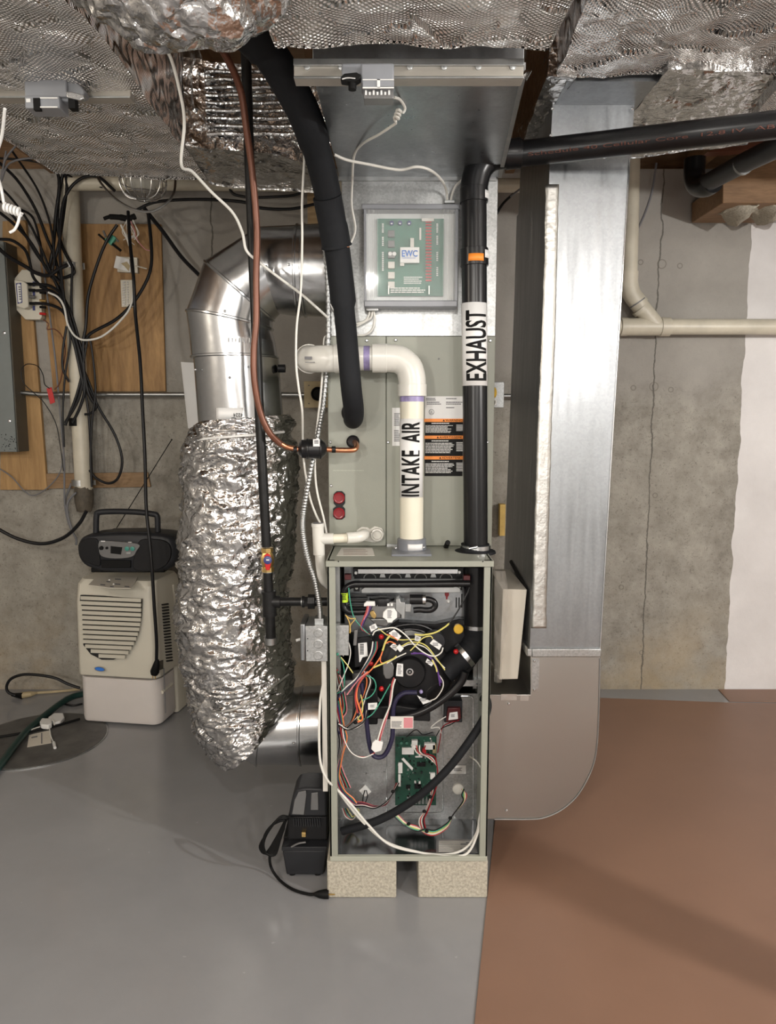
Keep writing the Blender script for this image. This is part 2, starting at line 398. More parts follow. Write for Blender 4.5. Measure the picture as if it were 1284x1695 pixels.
def ptext(txt, x0, y0, x1, y1, Y, bold=0):                # upright text inside a pixel rectangle on plane Y
    a = P(x0, y1, Y); return text(txt, a, (1,0,0), (0,0,1), (x1-x0)*sc_at((y0+y1)/2, Y), P(x0, y0, Y).z - a.z, 0, bold)
def bars(mb, x0, y0, x1, y1, Y, rows, rnd=.3):    # illegible small print as rows of short strokes
    rs = random.Random(int(x0*7+y0))
    for i in range(rows):
        ya = y0 + (y1-y0)*i/rows; yb = ya + (y1-y0)/rows*.55; xe = x0 + (x1-x0)*(1-rnd*rs.random())
        x = x0
        while x < xe:
            xn = min(xe, x + (x1-x0)*rs.uniform(.05, .16)); mb.pbox(x, ya, xn, yb, Y, .0004); x = xn + (x1-x0)*.012
    return mb
def screws(parent, pts, Y, r=.0035, mat='steel', name='screw'):
    for x, y in pts: O(name, MB().lathe(P(x, y, Y), (0, -1, 0), [(-.001, r), (.0015, r), (.003, r*.6), (.0031, 0)], 10), mat, parent)
def ear(mb, pix, Y, r, n=6): return mb.tube(W(pix, Y), r, n)
# ================= STRUCTURE =================
X0, X1, YF, ZC = -2.6, 3.0, -3.2, 2.50
O('floor', MB().box((X0, YF, -.06), (X1, WY, 0)), 'floor', kind='structure', keep=True)
O('wall_back', MB().box((X0, WY, 0), (X1, WY+.2, ZC)), 'wall', kind='structure', keep=True)
O('wall_left', MB().box((X0-.15, YF, 0), (X0, WY+.2, ZC)), 'plainwall', kind='structure', keep=True)
O('wall_right', MB().box((X1, YF, 0), (X1+.15, WY+.2, ZC)), 'plainwall', kind='structure', keep=True)
O('wall_front', MB().box((X0, YF-.15, 0), (X1, YF, ZC)), 'plainwall', kind='structure', keep=True)
ceil_ = O('ceiling', MB().box((X0, YF, ZC+.24), (X1, WY+.2, ZC+.28)), 'joist', kind='structure', keep=True)
for k in range(13):
    x = X0 + .2 + k*.42
    O('joist', MB().box((x, YF, ZC-.02), (x+.04, WY, ZC+.24)), 'joist', ceil_)
O('trim_1', MB().box((X0, WY+.14, ZC), (X1, WY+.18, ZC+.26)), 'joist', kind='structure', keep=True)
O('unseen_post', MB().cyl((1.78, .95, 0), (1.78, .95, ZC-.02), .045, 20), 'graybox', kind='structure', keep=True)  # unseen post, guessed and added to cast the floor's shadow band
# brown sheets lying on the floor
def sheet(pts, label):
    O('floor_sheet', MB().prism([V((x, y, .0)) for x, y in pts], (0, 0, .004)), 'sheet', label=label, cat='floor covering', bevel=.001)
e = [PZ(806, 1487), PZ(785, 1695)]
dx = (e[0].x-e[1].x)/(e[0].y-e[1].y)
b1, b2, b3 = PZ(960, 1155), PZ(1205, 1164), PZ(1284, 1167)
sheet([(e[0].x + dx*(y-e[0].y), y) for y in (.3, 3.42)] + [(b1.x, b1.y), (b2.x, b2.y), (2.9, b3.y-.02), (2.9, .3)],
      'big reddish-brown sheet laid over the grey floor right of the furnace')
c1, c2 = PZ(1187, 1141), PZ(1207, 1162)
sheet([(c1.x, 3.58), (2.9, 3.58), (2.9, b3.y-.015), (c2.x, c2.y+.004)], 'narrow brown sheet strip against the foot of the wall, at the right edge')

# ================= FURNACE =================
FY = 1.95
fx0, fx1 = P(541, 930, FY).x, P(815, 930, FY).x
zt = P(642, 928, FY).z; zb = P(642, 1425, FY).z; FB = 2.62
fur = T('furnace', ((fx0+fx1)/2, (FY+FB)/2, zb), 'grey-green furnace with its front panel off, wires and burners showing', 'furnace')
t = .006; fl = .022
O('left_panel', MB().box((fx0, FY, zb), (fx0+t, FB, zt)).box((fx0, FY, zb), (fx0+fl, FY+.012, zt)), 'beige_paint', fur, bevel=.001)
O('right_panel', MB().box((fx1-t, FY, zb), (fx1, FB, zt)).box((fx1-fl, FY, zb), (fx1, FY+.012, zt)), 'beige_paint', fur, bevel=.001)
O('top_panel', MB().box((fx0-.003, FY-.004, zt-.004), (fx1+.003, FB, zt)).box((fx0-.003, FY-.006, zt-.016), (fx1+.003, FY-.001, zt)), 'beige_paint', fur, bevel=.0012)
O('bottom_rail', MB().box((fx0, FY-.002, zb), (fx1, FY+.01, zb+.014)), 'beige_edge', fur, bevel=.001)
O('base_pan', MB().box((fx0+t, FY+.01, zb), (fx1-t, FB, zb+.006)), 'pan', fur)
O('back_panel', MB().box((fx0+t, FB-.006, zb+.006), (fx1-t, FB, zt-.004)), 'dullsteel', fur)
BD = 2.16   # blower deck plane
O('edge_seal', MB().pbox(533, 1060, 541, 1310, FY+.02, .05), 'offwhite', fur, 'cream foam strip down the left edge')
for x in (560, 799): O('screw_hole', MB().cyl(P(x, 929.5, FY-.0065), P(x, 929.5, FY-.0075), .0018, 8), 'ink', fur)
O('sticker', MB().prism([PZ(557, 920, zt), PZ(620, 920, zt), PZ(616, 907, zt), PZ(565, 907, zt)], (0, 0, .0006)), 'offwhite', fur, 'cream sticker on the top')
mb = MB()
for k in range(4):
    a = PZ(568, 918-2.6*k, zt+.0008); b_ = PZ(608-3*(k % 2), 918-2.6*k, zt+.0008); mb.prism([a, b_, b_+V((0, .004, 0)), a+V((0, .004, 0))], (0, 0, .0003))
O('sticker_print', mb, 'copper_brown', fur)
# vertical side channels and blower door area
O('left_channel', MB().pbox(556, 935, 563, 1180, FY+.06, .03), 'dullsteel', fur)
O('right_channel', MB().pprism([(790, 1075), (799, 1068), (799, 1145), (790, 1150)], FY+.14, .004).pbox(783, 1090, 789, 1140, FY+.14, .004), 'dullsteel', fur)
O('blower_deck', MB().pbox(552, 1148, 800, 1358, BD, .006), 'galv', fur)
# pressed bead outline round the blower panel
def loop(x0, y0, x1, y1, Y, rad=6):
    pts = []
    for cx, cy, a0 in ((x1-rad, y0+rad, -90), (x1-rad, y1-rad, 0), (x0+rad, y1-rad, 90), (x0+rad, y0+rad, 180)):
        for k in range(5):
            a = R_(a0 + 90*k/4); pts.append(P(cx+rad*math.cos(a), cy+rad*math.sin(a), Y))
    return pts + [pts[0]]
O('pressed_bead', MB().tube(loop(562, 1152, 783, 1357, BD-.001), .0022, 6).tube(loop(640, 1152, 733, 1345, BD-.001), .0016, 6), 'steel', fur)
O('deck_shelf', MB().pbox(552, 1126, 800, 1136, FY+.12, .09).pbox(552, 1136, 700, 1150, FY+.17, .03), 'galv', fur)
for x, y in ((790, 1090), (789, 1132), (757, 1116), (778, 1363), (606, 1280), (636, 1278), (742, 1256)):
    screws(fur, [(x, y)], FY+.118 if y < 1140 else BD-.002, .003)
PZb = zb + .0065
O('wiring_diagram', MB().prism([PZ(x, y, PZb) for x, y in ((722, 1389), (783, 1389), (790, 1412), (722, 1412))], (0, 0, .0008)), 'silverplastic', fur, 'paper wiring diagram lying in the base')
dg_ = MB()
for k in range(8): dg_.prism([PZ(726, 1392+2.4*k, PZb+.001), PZ(780-9*(k % 3), 1392+2.4*k, PZb+.001), PZ(780-9*(k % 3), 1393+2.4*k, PZb+.001), PZ(726, 1393+2.4*k, PZb+.001)], (0, 0, .0003))
O('diagram_print', dg_, 'offwhite', fur)
# burner box
BB = FY+.15
O('vestibule_plate', MB().pbox(570, 937, 768, 1046, BB, .004), 'galv_flat', fur)
O('burner_box', MB().pbox(586, 937, 765, 958, BB-.02, .02), 'black', fur)
O('burner_rail', MB().pbox(592, 942, 758, 950, BB-.045, .012), 'steel', fur, 'bright upper rail', bevel=.001)
O('burner_rail', MB().pprism([(598, 976), (604, 972), (750, 972), (755, 970), (762, 975), (762, 981), (598, 982)], BB-.045, .01), 'dullsteel', fur, 'lower rail', bevel=.001)
for x, y in ((589, 948), (760, 947), (590, 973), (760, 971)):
    O('bracket', MB().pbox(x-5, y-7, x+5, y+6, BB-.035, .02), 'black', fur)
    O('bolt', MB().lathe(P(x, y, BB-.035), (0, -1, 0), [(0, .0045), (.004, .0045), (.006, .003), (.0061, 0)], 10), 'white', fur)
for k in range(4):
    x = 612 + 42*k
    O('burner_tube', MB().tube([P(x + 10*math.cos(a), 957 - 8*math.sin(a), BB-.024) for a in (math.pi*i/10 for i in range(11))], .0018, 6), 'dullsteel', fur)
    if k < 3: O('burner_clip', MB().pprism([(x+18, 950), (x+24, 950), (x+26, 956), (x+16, 956)], BB-.026, .004), 'dullsteel', fur)
# gas manifold drain pipe across the burners
O('manifold_pipe', MB().tube(W([(777, 966), (740, 966), (680, 967), (600, 967), (583, 968), (572, 975), (567, 990), (568, 1004), (577, 1012), (590, 1013), (610, 1012)], FY+.07), .0098, 14), 'hose', fur)
O('tag', MB().tube([P(569.5, 981, FY+.07), P(569.5, 996, FY+.07)], .0108, 14), 'lime', fur, 'lime green tag round the pipe')
O('tag_print', bars(MB(), 565, 984, 573, 994, FY+.0585, 4), 'ink', fur)
for x, y in ((576, 955), (773, 957)):
    O('rollout_switch', MB().pbox(x-6, y-4, x+5, y+5, FY+.075, .02), 'deepred', fur, bevel=.001)
# heat exchanger fins
for k in range(4): O('heat_exchanger_tube', MB().tube([P(575, 987+8*k, BB-.02), P(640, 987+8*k, BB-.02)], .0045, 10), 'black', fur)
for k in range(4): O('heat_exchanger_edge', MB().tube([P(576, 985+8.6*k, BB-.027), P(606, 985+8.6*k, BB-.027)], .0016, 6), 'dullsteel', fur)
# gas valve
gv = O('gas_valve', MB().pbox(606, 996, 664, 1024, FY+.06, .07).pprism([(610, 1024), (655, 1024), (640, 1038), (622, 1036)], FY+.07, .05), 'silverplastic', fur, bevel=.004)
O('valve_dome', MB().lathe(P(632, 994, FY+.09), (0, .12, 1), [(-.012, .034), (0, .037), (.008, .035), (.012, .026), (.013, 0)], 28), 'black', gv)
O('valve_cap', MB().pprism([(634, 1014), (640, 1008), (652, 1007), (657, 1014), (657, 1023), (650, 1028), (649, 1031), (641, 1031), (640, 1027), (633, 1022)], FY+.05, .012), 'white', gv, 'white pressure cap', bevel=.0015)
O('cap_print', bars(MB(), 641, 1010, 649, 1024, FY+.0493, 7), 'dimink', gv)
O('valve_knob', MB().pprism([(611, 1013), (618, 1011), (623, 1020), (620, 1025), (614, 1021)], FY+.05, .01), 'brass', gv, bevel=.001)
O('valve_body', MB().pprism([(655, 993), (661, 990), (663, 997), (670, 997), (670, 1024), (664, 1024), (664, 1018), (655, 1010)], FY+.055, .05).pbox(670, 1000, 680, 1013, FY+.06, .04), 'dullsteel', gv, bevel=.001)
cn = MB()
for k in range(5): cn.pbox(624+5.6*k, 999, 627.5+5.6*k, 1003, FY+.057, .004)
O('connector_pins', cn, 'white', gv)
O('plug', MB().pprism([(602, 1000), (606, 996), (620, 996), (621, 1003), (602, 1004)], FY+.05, .01), 'white', gv, bevel=.001)
O('black_coupling', MB().tube([P(678, 992, FY+.07), P(699, 992, FY+.07)], .0145, 18), 'hose', fur)
O('hose_clamp', MB().tube([P(699, 992, FY+.07), P(704, 992, FY+.07)], .0150, 18), 'steel', fur)
O('gas_hose', MB().tube(W([(700, 992), (710, 992), (718, 996), (720, 1003), (714, 1009), (704, 1010), (694, 1009), (684, 1010)], FY+.075), .0085, 12), 'hose', fur)
O('sensor_tag', MB().pprism([(736, 981), (743, 981), (743, 985), (741, 988), (740, 992), (738, 992), (738, 988), (736, 985)], BB-.004, .003), 'darkred', fur)
O('spark_plug', MB().lathe(P(742, 995, BB-.001), (0, -1, 0), [(0, .007), (.004, .006), (.008, .003), (.0081, 0)], 12), 'white', fur)
for x in (754, 758.5, 763): O('louver', MB().pbox(x, 989 if x < 762 else 983, x+2.2, 1006, BB-.001, .001), 'dark_slot', fur)
# inducer assembly
IY = FY+.07
O('inducer_housing', MB().lathe(P(680, 1110, IY+.06), (0, -1, 0), [(0, .115), (.03, .118), (.04, .105), (.045, .06), (.046, 0)], 40).pprism([(590, 1052), (640, 1044), (660, 1030), (720, 1034), (760, 1025), (795, 1030), (795, 1090), (765, 1130), (730, 1152), (640, 1160), (608, 1140), (588, 1090)], IY+.045, .05), 'black', fur, bevel=.003)
O('housing_lip', MB().tube(W([(640, 1046), (660, 1036), (690, 1034), (716, 1044), (730, 1062)], IY+.03), .004, 8).tube(W([(648, 1050), (672, 1042), (696, 1044), (716, 1056)], IY+.02), .0035, 8), 'hose', fur)
O('bright_plate', MB().pprism([(668, 1040), (690, 1046), (720, 1052), (735, 1060), (690, 1070), (672, 1055)], IY+.028, .006), 'dullsteel', fur)
im = O('inducer_motor', MB().lathe(P(678, 1112, IY+.01), (0, -1, 0), [(-.05, .036), (-.04, .044), (0, .046), (.01, .0445), (.014, .041), (.0145, 0)], 40), 'black', fur)
O('motor_hub', MB().lathe(P(678, 1112, IY-.0045), (0, -1, 0), [(0, .0105), (.002, .0105), (.0022, .006), (.0023, 0)], 24), 'steel', im)
O('motor_hub', MB().lathe(P(678, 1112, IY-.0068), (0, -1, 0), [(0, .0065), (.001, .0065), (.0011, .0)], 20), 'black', im)
O('shaft', MB().lathe(P(678, 1112, IY-.0078), (0, -1, 0), [(0, .0028), (.002, .0028), (.0021, .0)], 12), 'dullsteel', im)
O('motor_label', MB().pprism([(657, 1098), (667, 1099), (667, 1120), (655, 1119)], IY-.0052, .0008), 'paper', im, bevel=.0002)
O('label_print', bars(MB(), 658, 1101, 665, 1117, IY-.0056, 7), 'dimink', im)
O('pressure_switch', MB().lathe(P(719, 1062, IY-.01), (.15, -1, -.1), [(-.02, .024), (-.014, .030), (0, .030), (.006, .028), (.008, .020), (.0085, 0)], 30), 'charcoal', fur)
O('pressure_label', MB().pprism([(717, 1058), (731, 1068), (727, 1076), (711, 1065)], IY-.0205, .001), 'paper', fur)
O('label_print', bars(MB(), 716, 1064, 727, 1070, IY-.0212, 3), 'dimink', fur)
O('capacitor', MB().pprism([(633, 1100), (637, 1096), (648, 1096), (652, 1104), (651, 1118), (646, 1124), (638, 1124), (634, 1116)], IY-.005, .03), 'silverplastic', fur, bevel=.002)
O('vent_cap', MB().lathe(P(758.5, 1041, IY-.012), (0, -1, 0), [(-.02, .010), (0, .0135), (.004, .0135), (.006, .011), (.0062, 0)], 24), 'yellow', fur, 'yellow round cap')
for x, y in ((631, 1054), (613.5, 1098), (631, 1140), (754.5, 1078.5)):
    O('grommet', MB().ball(P(x, y, IY-.005), .0075, 12), 'red', fur, 'red grommet')
O('purple_grommet', MB().ball(P(696.5, 1145, IY-.002), .006, 10), 'purple_primer', fur, 'purple plug')
O('condensate_trap', MB().pprism([(586, 1056), (612, 1053), (618, 1060), (618, 1095), (606, 1102), (586, 1106)], IY-.01, .05), 'black', fur, bevel=.003)
O('barcode_label', MB().pprism([(592.5, 1065), (607, 1063.5), (608.5, 1086), (600, 1088), (596, 1096), (594.5, 1096)], IY-.0115, .001), M_['paper'], fur)
bc = MB()
for k in range(7): bc.pbox(595.5, 1066+2.6*k, 602, 1067.4+2.6*k, IY-.0125, .0005)
O('barcode_print', bc, 'ink', fur)
def lab(q, Y, rows=3, ink='dimink', name='wire_label'):
    l = O(name, MB().pprism(q, Y, .0009), 'paper', fur)
    xs = [a for a, b in q]; ys = [b for a, b in q]; cx, cy = sum(xs)/4, sum(ys)/4; hw, hh = (max(xs)-min(xs))*.26, (max(ys)-min(ys))*.2
    O('label_print', bars(MB(), cx-hw, cy-hh, cx+hw, cy+hh, Y-.0006, rows), ink, l)
lab([(611, 1037), (621, 1032), (625, 1039), (614, 1046)], IY-.03)
lab([(643, 1048), (652, 1042), (664, 1053), (658, 1061)], IY-.035)
lab([(645, 1070), (652, 1064), (660, 1072), (655, 1078)], IY-.03, 2)
lab([(687, 1051), (697, 1055), (694, 1062), (686, 1060)], IY-.02, 3)
lab([(704, 1096), (707, 1090), (718, 1098), (714, 1103)], IY-.02, 2)
lab([(741, 1117), (753, 1118), (752, 1127), (742, 1126)], IY+.04, 4, 'ink')
lab([(690, 1151), (700, 1156), (715, 1161), (700, 1166)], IY-.01, 3)
lab([(609, 1164), (624, 1163), (624, 1174), (609, 1175)], IY-.035, 3)
O('junction_cover', MB().pbox(553, 1035, 577, 1085, FY+.03, .02), 'galv', fur, bevel=.001)
O('ground_screw', MB().ball(P(558.5, 1083, FY+.026), .004, 8), 'wgreen', fur)
O('flex_coupling', MB().pprism([(586, 1043), (592, 1043), (590, 1069), (584, 1069)], IY-.035, .01), 'silverplastic', fur, bevel=.002)
# internal exhaust elbow, drain hoses
O('vent_pipe', MB().tube([P(788, 936, FY+.12), P(788, 1040, FY+.12)], .036, 28), 'abs', fur)
O('vent_elbow', MB().tube(W([(788, 1036, FY+.12), (789, 1055, FY+.12), (782, 1072, FY+.11), (765, 1088, FY+.1), (735, 1112, FY+.09)], seg=6), [.038]*13+[.036]*12, 26), 'rubber', fur)
O('vent_clamp', MB().tube([P(788, 1032, FY+.12), P(788, 1038, FY+.12)], .0395, 28), 'steel', fur, 'steel band clamp')
a, b_ = P(772, 1082, FY+.10), P(766, 1087, FY+.098); O('vent_clamp', MB().tube([a, b_], .0385, 28), 'steel', fur, 'steel band clamp')
O('drain_hose', MB().tube(W([(770, 1112), (762, 1130), (740, 1152), (710, 1172), (680, 1184), (652, 1189)], IY-.02), .0115, 14), 'hose', fur, 'ribbed glossy drain hose', bevel=0)
O('drain_hose', MB().tube(W([(797, 1154, IY), (806, 1160, IY), (804, 1182, IY-.03), (780, 1222, IY-.05), (740, 1274, IY-.06), (690, 1320, IY-.06), (630, 1356, IY-.05), (566, 1376, IY-.03)]), .0115, 14), 'rubber', fur, 'long foam-black hose running down across the board')
O('drain_hose', MB().tube(W([(690, 1146), (666, 1148), (652, 1166), (650, 1200), (648, 1225), (636, 1250), (620, 1252), (612, 1235), (607, 1200), (604, 1168), (598, 1130)], IY-.028), .0066, 10), 'wnavy', fur, 'dark purple hose loop')
O('drain_trap', MB().pprism([(610, 1170), (660, 1168), (712, 1176), (712, 1195), (655, 1192), (612, 1190)], IY-.01, .04).pprism([(600, 1140), (625, 1140), (625, 1200), (606, 1200)], IY+.01, .03), 'black', fur, bevel=.004)
O('grey_tube', MB().tube(W([(590, 1112), (592, 1130), (592, 1160), (590, 1195)], IY+.01), .014, 14), 'silverplastic', fur)
O('warning_tag', MB().pbox(646, 1186, 684, 1206, IY-.035, .0008), 'offwhite', fur, 'white and orange tag')
O('tag_stripe', MB().pbox(668, 1188, 683, 1205, IY-.0355, .0004), 'wpink', fur)
O('label_print', bars(MB(), 648, 1194, 666, 1205, IY-.0357, 5), 'dimink', fur)
# transformer
O('transformer', MB().pbox(735, 1160, 765, 1196, BD-.045, .045), 'charcoal', fur, bevel=.002)
O('transformer_coil', MB().pprism([(741, 1172), (762, 1172), (763, 1190), (738, 1196)], BD-.058, .02), 'deepred', fur, bevel=.002)
lab([(744, 1180), (757, 1178), (758, 1190), (742, 1192)], BD-.06, 3)
# control board
cb = O('control_board', MB().pbox(654, 1219, 722, 1333, BD-.018, .004), 'pcb', fur)
rs = random.Random(5)
for x, y, w_, h, mt, dp in ((665, 1238, 20, 11, 'paper', .006), (659, 1263, 7, 17, 'paper', .006), (681, 1226, 10, 12, 'white', .012), (702, 1231, 18, 10, 'white', .012), (712, 1280, 8, 10, 'white', .008),
    (659, 1282, 4, 20, 'white', .008), (690, 1262, 14, 7, 'black', .004), (697, 1240, 8, 6, 'red', .012), (686, 1297, 9, 9, 'black', .004), (672, 1300, 7, 6, 'black', .004), (716, 1233, 6, 14, 'board', .012), (687, 1252, 12, 2, 'paper', .005), (675, 1330, 7, 3, 'white', .006)):
    O('circuit_component', MB().pbox(x, y, x+w_, y+h, BD-.018-dp, dp), mt, cb, bevel=.0005)
for i in range(85):
    x = 657 + rs.random()*60; y = 1222 + rs.random()*104; s = rs.uniform(1.2, 3.2)
    O('circuit_component', MB().pbox(x, y, x+s, y+s*rs.uniform(.6, 1.6), BD-.022, .004), rs.choice(['black', 'charcoal', 'dullsteel', 'white', 'pcb_light', 'ink']), cb)
for k in range(5): O('terminal', MB().pbox(680+6*k, 1325, 684+6*k, 1331, BD-.026, .008).pbox(681+6*k, 1320, 683+6*k, 1325, BD-.024, .006), 'dullsteel', cb)
for k in range(3): O('fuse_ring', MB().lathe(P(664+9*k, 1229, BD-.019), (0, -1, 0), [(0, .0045), (.006, .0045), (.0061, .003), (.0062, 0)], 12), 'pcb_light', cb)
O('wire_connector', MB().pprism([(664, 1257), (668, 1255), (684, 1272), (682, 1276)], BD-.035, .006), 'white', fur, bevel=.001)
O('wire_connector', MB().pprism([(616, 1230), (621, 1225), (634, 1229), (631, 1243), (620, 1246), (614, 1240)], IY-.05, .012), 'white', fur, bevel=.0015)
O('wire_connector', MB().pprism([(655, 1072), (661, 1067), (668, 1074), (662, 1080)], IY-.04, .008), 'white', fur, bevel=.001)
lab([(745, 1267), (771, 1267), (771, 1281), (744, 1281)], BD-.003, 4)
O('round_bushing', MB().lathe(P(758, 1305, BD-.001), (0, -1, 0), [(0, .018), (.006, .017), (.01, .012), (.011, .003), (.0111, 0)], 24), 'offwhite', fur)
O('tie_mount', MB().pprism([(594, 1309), (604, 1300), (614, 1311), (604, 1319)], BD-.006, .005), 'white', fur)
O('cable_tie', MB().tube(W([(604, 1308), (601, 1318), (600, 1330)], BD-.012), .0015, 6).tube(W([(606, 1308), (608, 1318), (604, 1330)], BD-.012), .0015, 6), 'black', fur)
# loose wires
def wr(col, pix, Y=IY-.03, r=.0016): O('wire', MB().tube(W(pix, Y, 6), r, 6), col, fur)
Yd = BD-.03
wr('wgreen', [(577, 973), (578, 985), (582, 1010), (588, 1026), (600, 1040), (614, 1053)])
wr('wred', [(608, 1003), (606, 1012), (601, 1025), (597, 1038), (604, 1046), (612, 1050)]); wr('wpurple', [(613, 1003), (610, 1014), (603, 1026), (598, 1040)])
wr('wpink', [(610, 1003), (608, 1013), (602, 1026)]); wr('wnavy', [(616, 1003), (611, 1014), (603, 1030), (600, 1042), (610, 1050)])
wr('yelwood', [(571, 1018), (580, 1024), (588, 1024), (580, 1035), (579, 1048)]); wr('yelwood', [(572, 1018), (578, 1030), (580, 1046)])
wr('wwire', [(616, 1052), (622, 1044), (640, 1040), (655, 1040), (672, 1052), (688, 1070), (706, 1083), (720, 1086), (730, 1080), (733, 1072)], IY-.035, .0019)
wr('wyellow', [(686, 1050), (700, 1051), (720, 1047), (736, 1038), (743, 1032)], IY-.035, .0024)
wr('hose', [(743, 1032), (757, 1012), (772, 985), (777, 972)], IY-.02, .0022)
wr('wyellow', [(679, 1077), (690, 1066), (700, 1056), (712, 1053), (716, 1057)], IY-.037)
wr('wyellow', [(626, 1040), (636, 1048), (645, 1054), (662, 1059), (686, 1058)], IY-.03); wr('worange', [(640, 1050), (650, 1054), (658, 1060)], IY-.037)
wr('wyellow', [(645, 1052), (638, 1062), (633, 1077)], IY-.04, .0028); wr('worange', [(637, 1066), (645, 1062), (655, 1066)], IY-.04)
wr('worange', [(633, 1078), (629, 1088), (618, 1104), (610, 1113)], IY-.04, .002); wr('worange', [(630, 1085), (630, 1096), (640, 1098)], IY-.04)
wr('wyellow', [(618, 1105), (632, 1099), (650, 1091), (656, 1086)], IY-.045, .0024); wr('wwire', [(640, 1098), (655, 1089), (672, 1081)], IY-.045)
wr('wpurple', [(680, 1082), (700, 1082), (714, 1090), (722, 1104), (726, 1118), (730, 1130)], IY-.035, .0022); wr('wpurple', [(684, 1080), (704, 1084), (718, 1096), (724, 1112), (728, 1135)], IY-.035)
wr('wyellow', [(715, 1092), (721, 1104), (723, 1112)], IY-.04, .0022); wr('offwhite', [(727, 1118), (733, 1128), (732, 1140), (722, 1155), (712, 1160)], IY-.03, .0016)
wr('hose', [(730, 1130), (716, 1136), (706, 1146), (706, 1156)], IY-.03)
wr('wwire', [(617, 1062), (614, 1080), (604, 1100), (590, 1122), (570, 1140), (556, 1160)], IY-.045, .0019); wr('wgreen', [(622, 1062), (620, 1078), (606, 1102), (590, 1125), (572, 1142)], IY-.042)
wr('wnavy', [(620, 1064), (616, 1082), (600, 1108), (586, 1130), (562, 1150), (556, 1170), (556, 1200), (562, 1215)], IY-.045, .0026)
wr('wred', [(624, 1062), (623, 1076), (612, 1096), (598, 1116)], IY-.042)
wr('worange', [(610, 1112), (600, 1122), (592, 1136), (590, 1155), (596, 1175), (600, 1190), (592, 1195)], IY-.045, .0026); wr('wred', [(609, 1114), (598, 1124), (590, 1140), (588, 1158), (592, 1180)], IY-.046, .0022)
wr('wpink', [(608, 1112), (592, 1126), (580, 1142), (574, 1150)], IY-.044, .0022); wr('wnavy', [(606, 1116), (594, 1134), (590, 1160), (594, 1186)], IY-.04, .003)
wr('wyellow', [(597, 1150), (600, 1165), (599, 1180), (592, 1190), (600, 1193)], IY-.045); wr('wyellow', [(564, 1088), (574, 1100), (584, 1114)], IY-.03)
wr('wwire', [(568, 1086), (574, 1060), (580, 1078), (576, 1100), (566, 1125), (558, 1145)], IY-.028); wr('wgreen', [(562, 1086), (568, 1100), (570, 1120), (568, 1140), (558, 1148)], IY-.028)
wr('wgreen', [(606, 1118), (618, 1124), (622, 1138), (614, 1152), (598, 1160)], IY-.044); wr('wgreen', [(646, 1132), (638, 1146), (628, 1164), (616, 1182), (600, 1192)], IY-.044)
wr('wred', [(652, 1122), (648, 1134), (648, 1150), (644, 1172), (632, 1205), (628, 1228)], IY-.046, .002); wr('wwire', [(654, 1124), (650, 1138), (646, 1165), (634, 1195), (624, 1228)], IY-.048, .0022)
wr('wpink', [(651, 1124), (646, 1150), (642, 1180), (630, 1220)], IY-.046)
for k, c in enumerate(('wnavy', 'wwire', 'wred', 'wpurple', 'wgreen', 'worange')):
    wr(c, [(554+1.5*k, 1180-5*k), (560+1.8*k, 1200), (566+1.6*k, 1222), (562+k, 1250), (555+1.3*k, 1285), (560+2*k, 1308), (574+2*k, 1326-k), (590, 1334-k)], IY-.02-.002*k, .002)
wr('wwire', [(566, 1200), (570, 1225), (582, 1246), (600, 1254), (618, 1248)], IY-.05); wr('wred', [(562, 1196), (568, 1224), (584, 1248), (604, 1253), (620, 1246)], IY-.048)
for k, c in enumerate(('wred', 'wnavy', 'darkred', 'wwire', 'hose')):
    wr(c, [(580, 1328+2*k), (600, 1328+1.6*k), (620, 1334+k), (638, 1332-k), (648, 1316), (656+k, 1296)], Yd-.005*k, .0018)
for k, c in enumerate(('wwire', 'wred', 'wgreen', 'wnavy', 'wyellow')):
    wr(c, [(566+k*2, 1338), (572+2*k, 1352-k), (584, 1356-k), (590+k, 1342), (586, 1332+k)], Yd-.01, .0017)
for k, c in enumerate(('wred', 'wwire', 'wyellow', 'wgreen', 'hose')):
    wr(c, [(636+2*k, 1346-k), (655, 1346+2*k), (672, 1362+1.5*k), (690, 1368+2*k), (704, 1380-2*k), (720, 1382-2*k), (740, 1370-2*k), (750, 1348), (766, 1330-k), (772-2*k, 1316), (764+k, 1306)], 2.03-.003*k, .0019)
for k, c in enumerate(('wwire', 'wred', 'wwire', 'hose', 'darkred')):
    wr(c, [(684+5*k, 1234), (690+3*k, 1246), (706+3*k, 1252), (722, 1266-k), (724, 1280), (714+2*k, 1302), (712+k, 1320), (704+k, 1342), (694+2*k, 1356), (696+2*k, 1370), (706, 1378)], 2.035-.003*k, .0019)
wr('wwire', [(738, 1186), (722, 1196), (713, 1205), (726, 1204), (730, 1214)], Yd-.02); wr('darkred', [(760, 1192), (745, 1196), (732, 1204), (728, 1225), (724, 1246)], Yd-.02); wr('hose', [(764, 1185), (748, 1198), (730, 1206), (722, 1218)], Yd-.02)
wr('hose', [(672, 1220), (688, 1208), (700, 1216), (716, 1212)], Yd)
for k, c in enumerate(('hose', 'wnavy', 'wwire', 'hose', 'wred', 'wgreen', 'hose', 'wpink')):
    wr(c, [(553+1.2*k, 1096+3*k), (556+1.5*k, 1130), (560+2*k, 1160+2*k), (556+1.5*k, 1192), (562+k, 1230), (557+k, 1270-k), (566+2*k, 1304)], IY-.012-.0022*k, .0018)
for k, c in enumerate(('hose', 'worange', 'hose', 'wwire', 'hose')):
    wr(c, [(596+2*k, 1108+k), (604+3*k, 1126), (600+2*k, 1150), (588+3*k, 1172+2*k), (580+2*k, 1196-k), (568, 1206+k)], IY-.03-.003*k, .0019)
for k, c in enumerate(('hose', 'wwire', 'hose')):
    wr(c, [(560, 1196+2*k), (575, 1206+k), (592, 1204-k), (604, 1192), (606+k, 1176)], IY-.047-.002*k, .002)
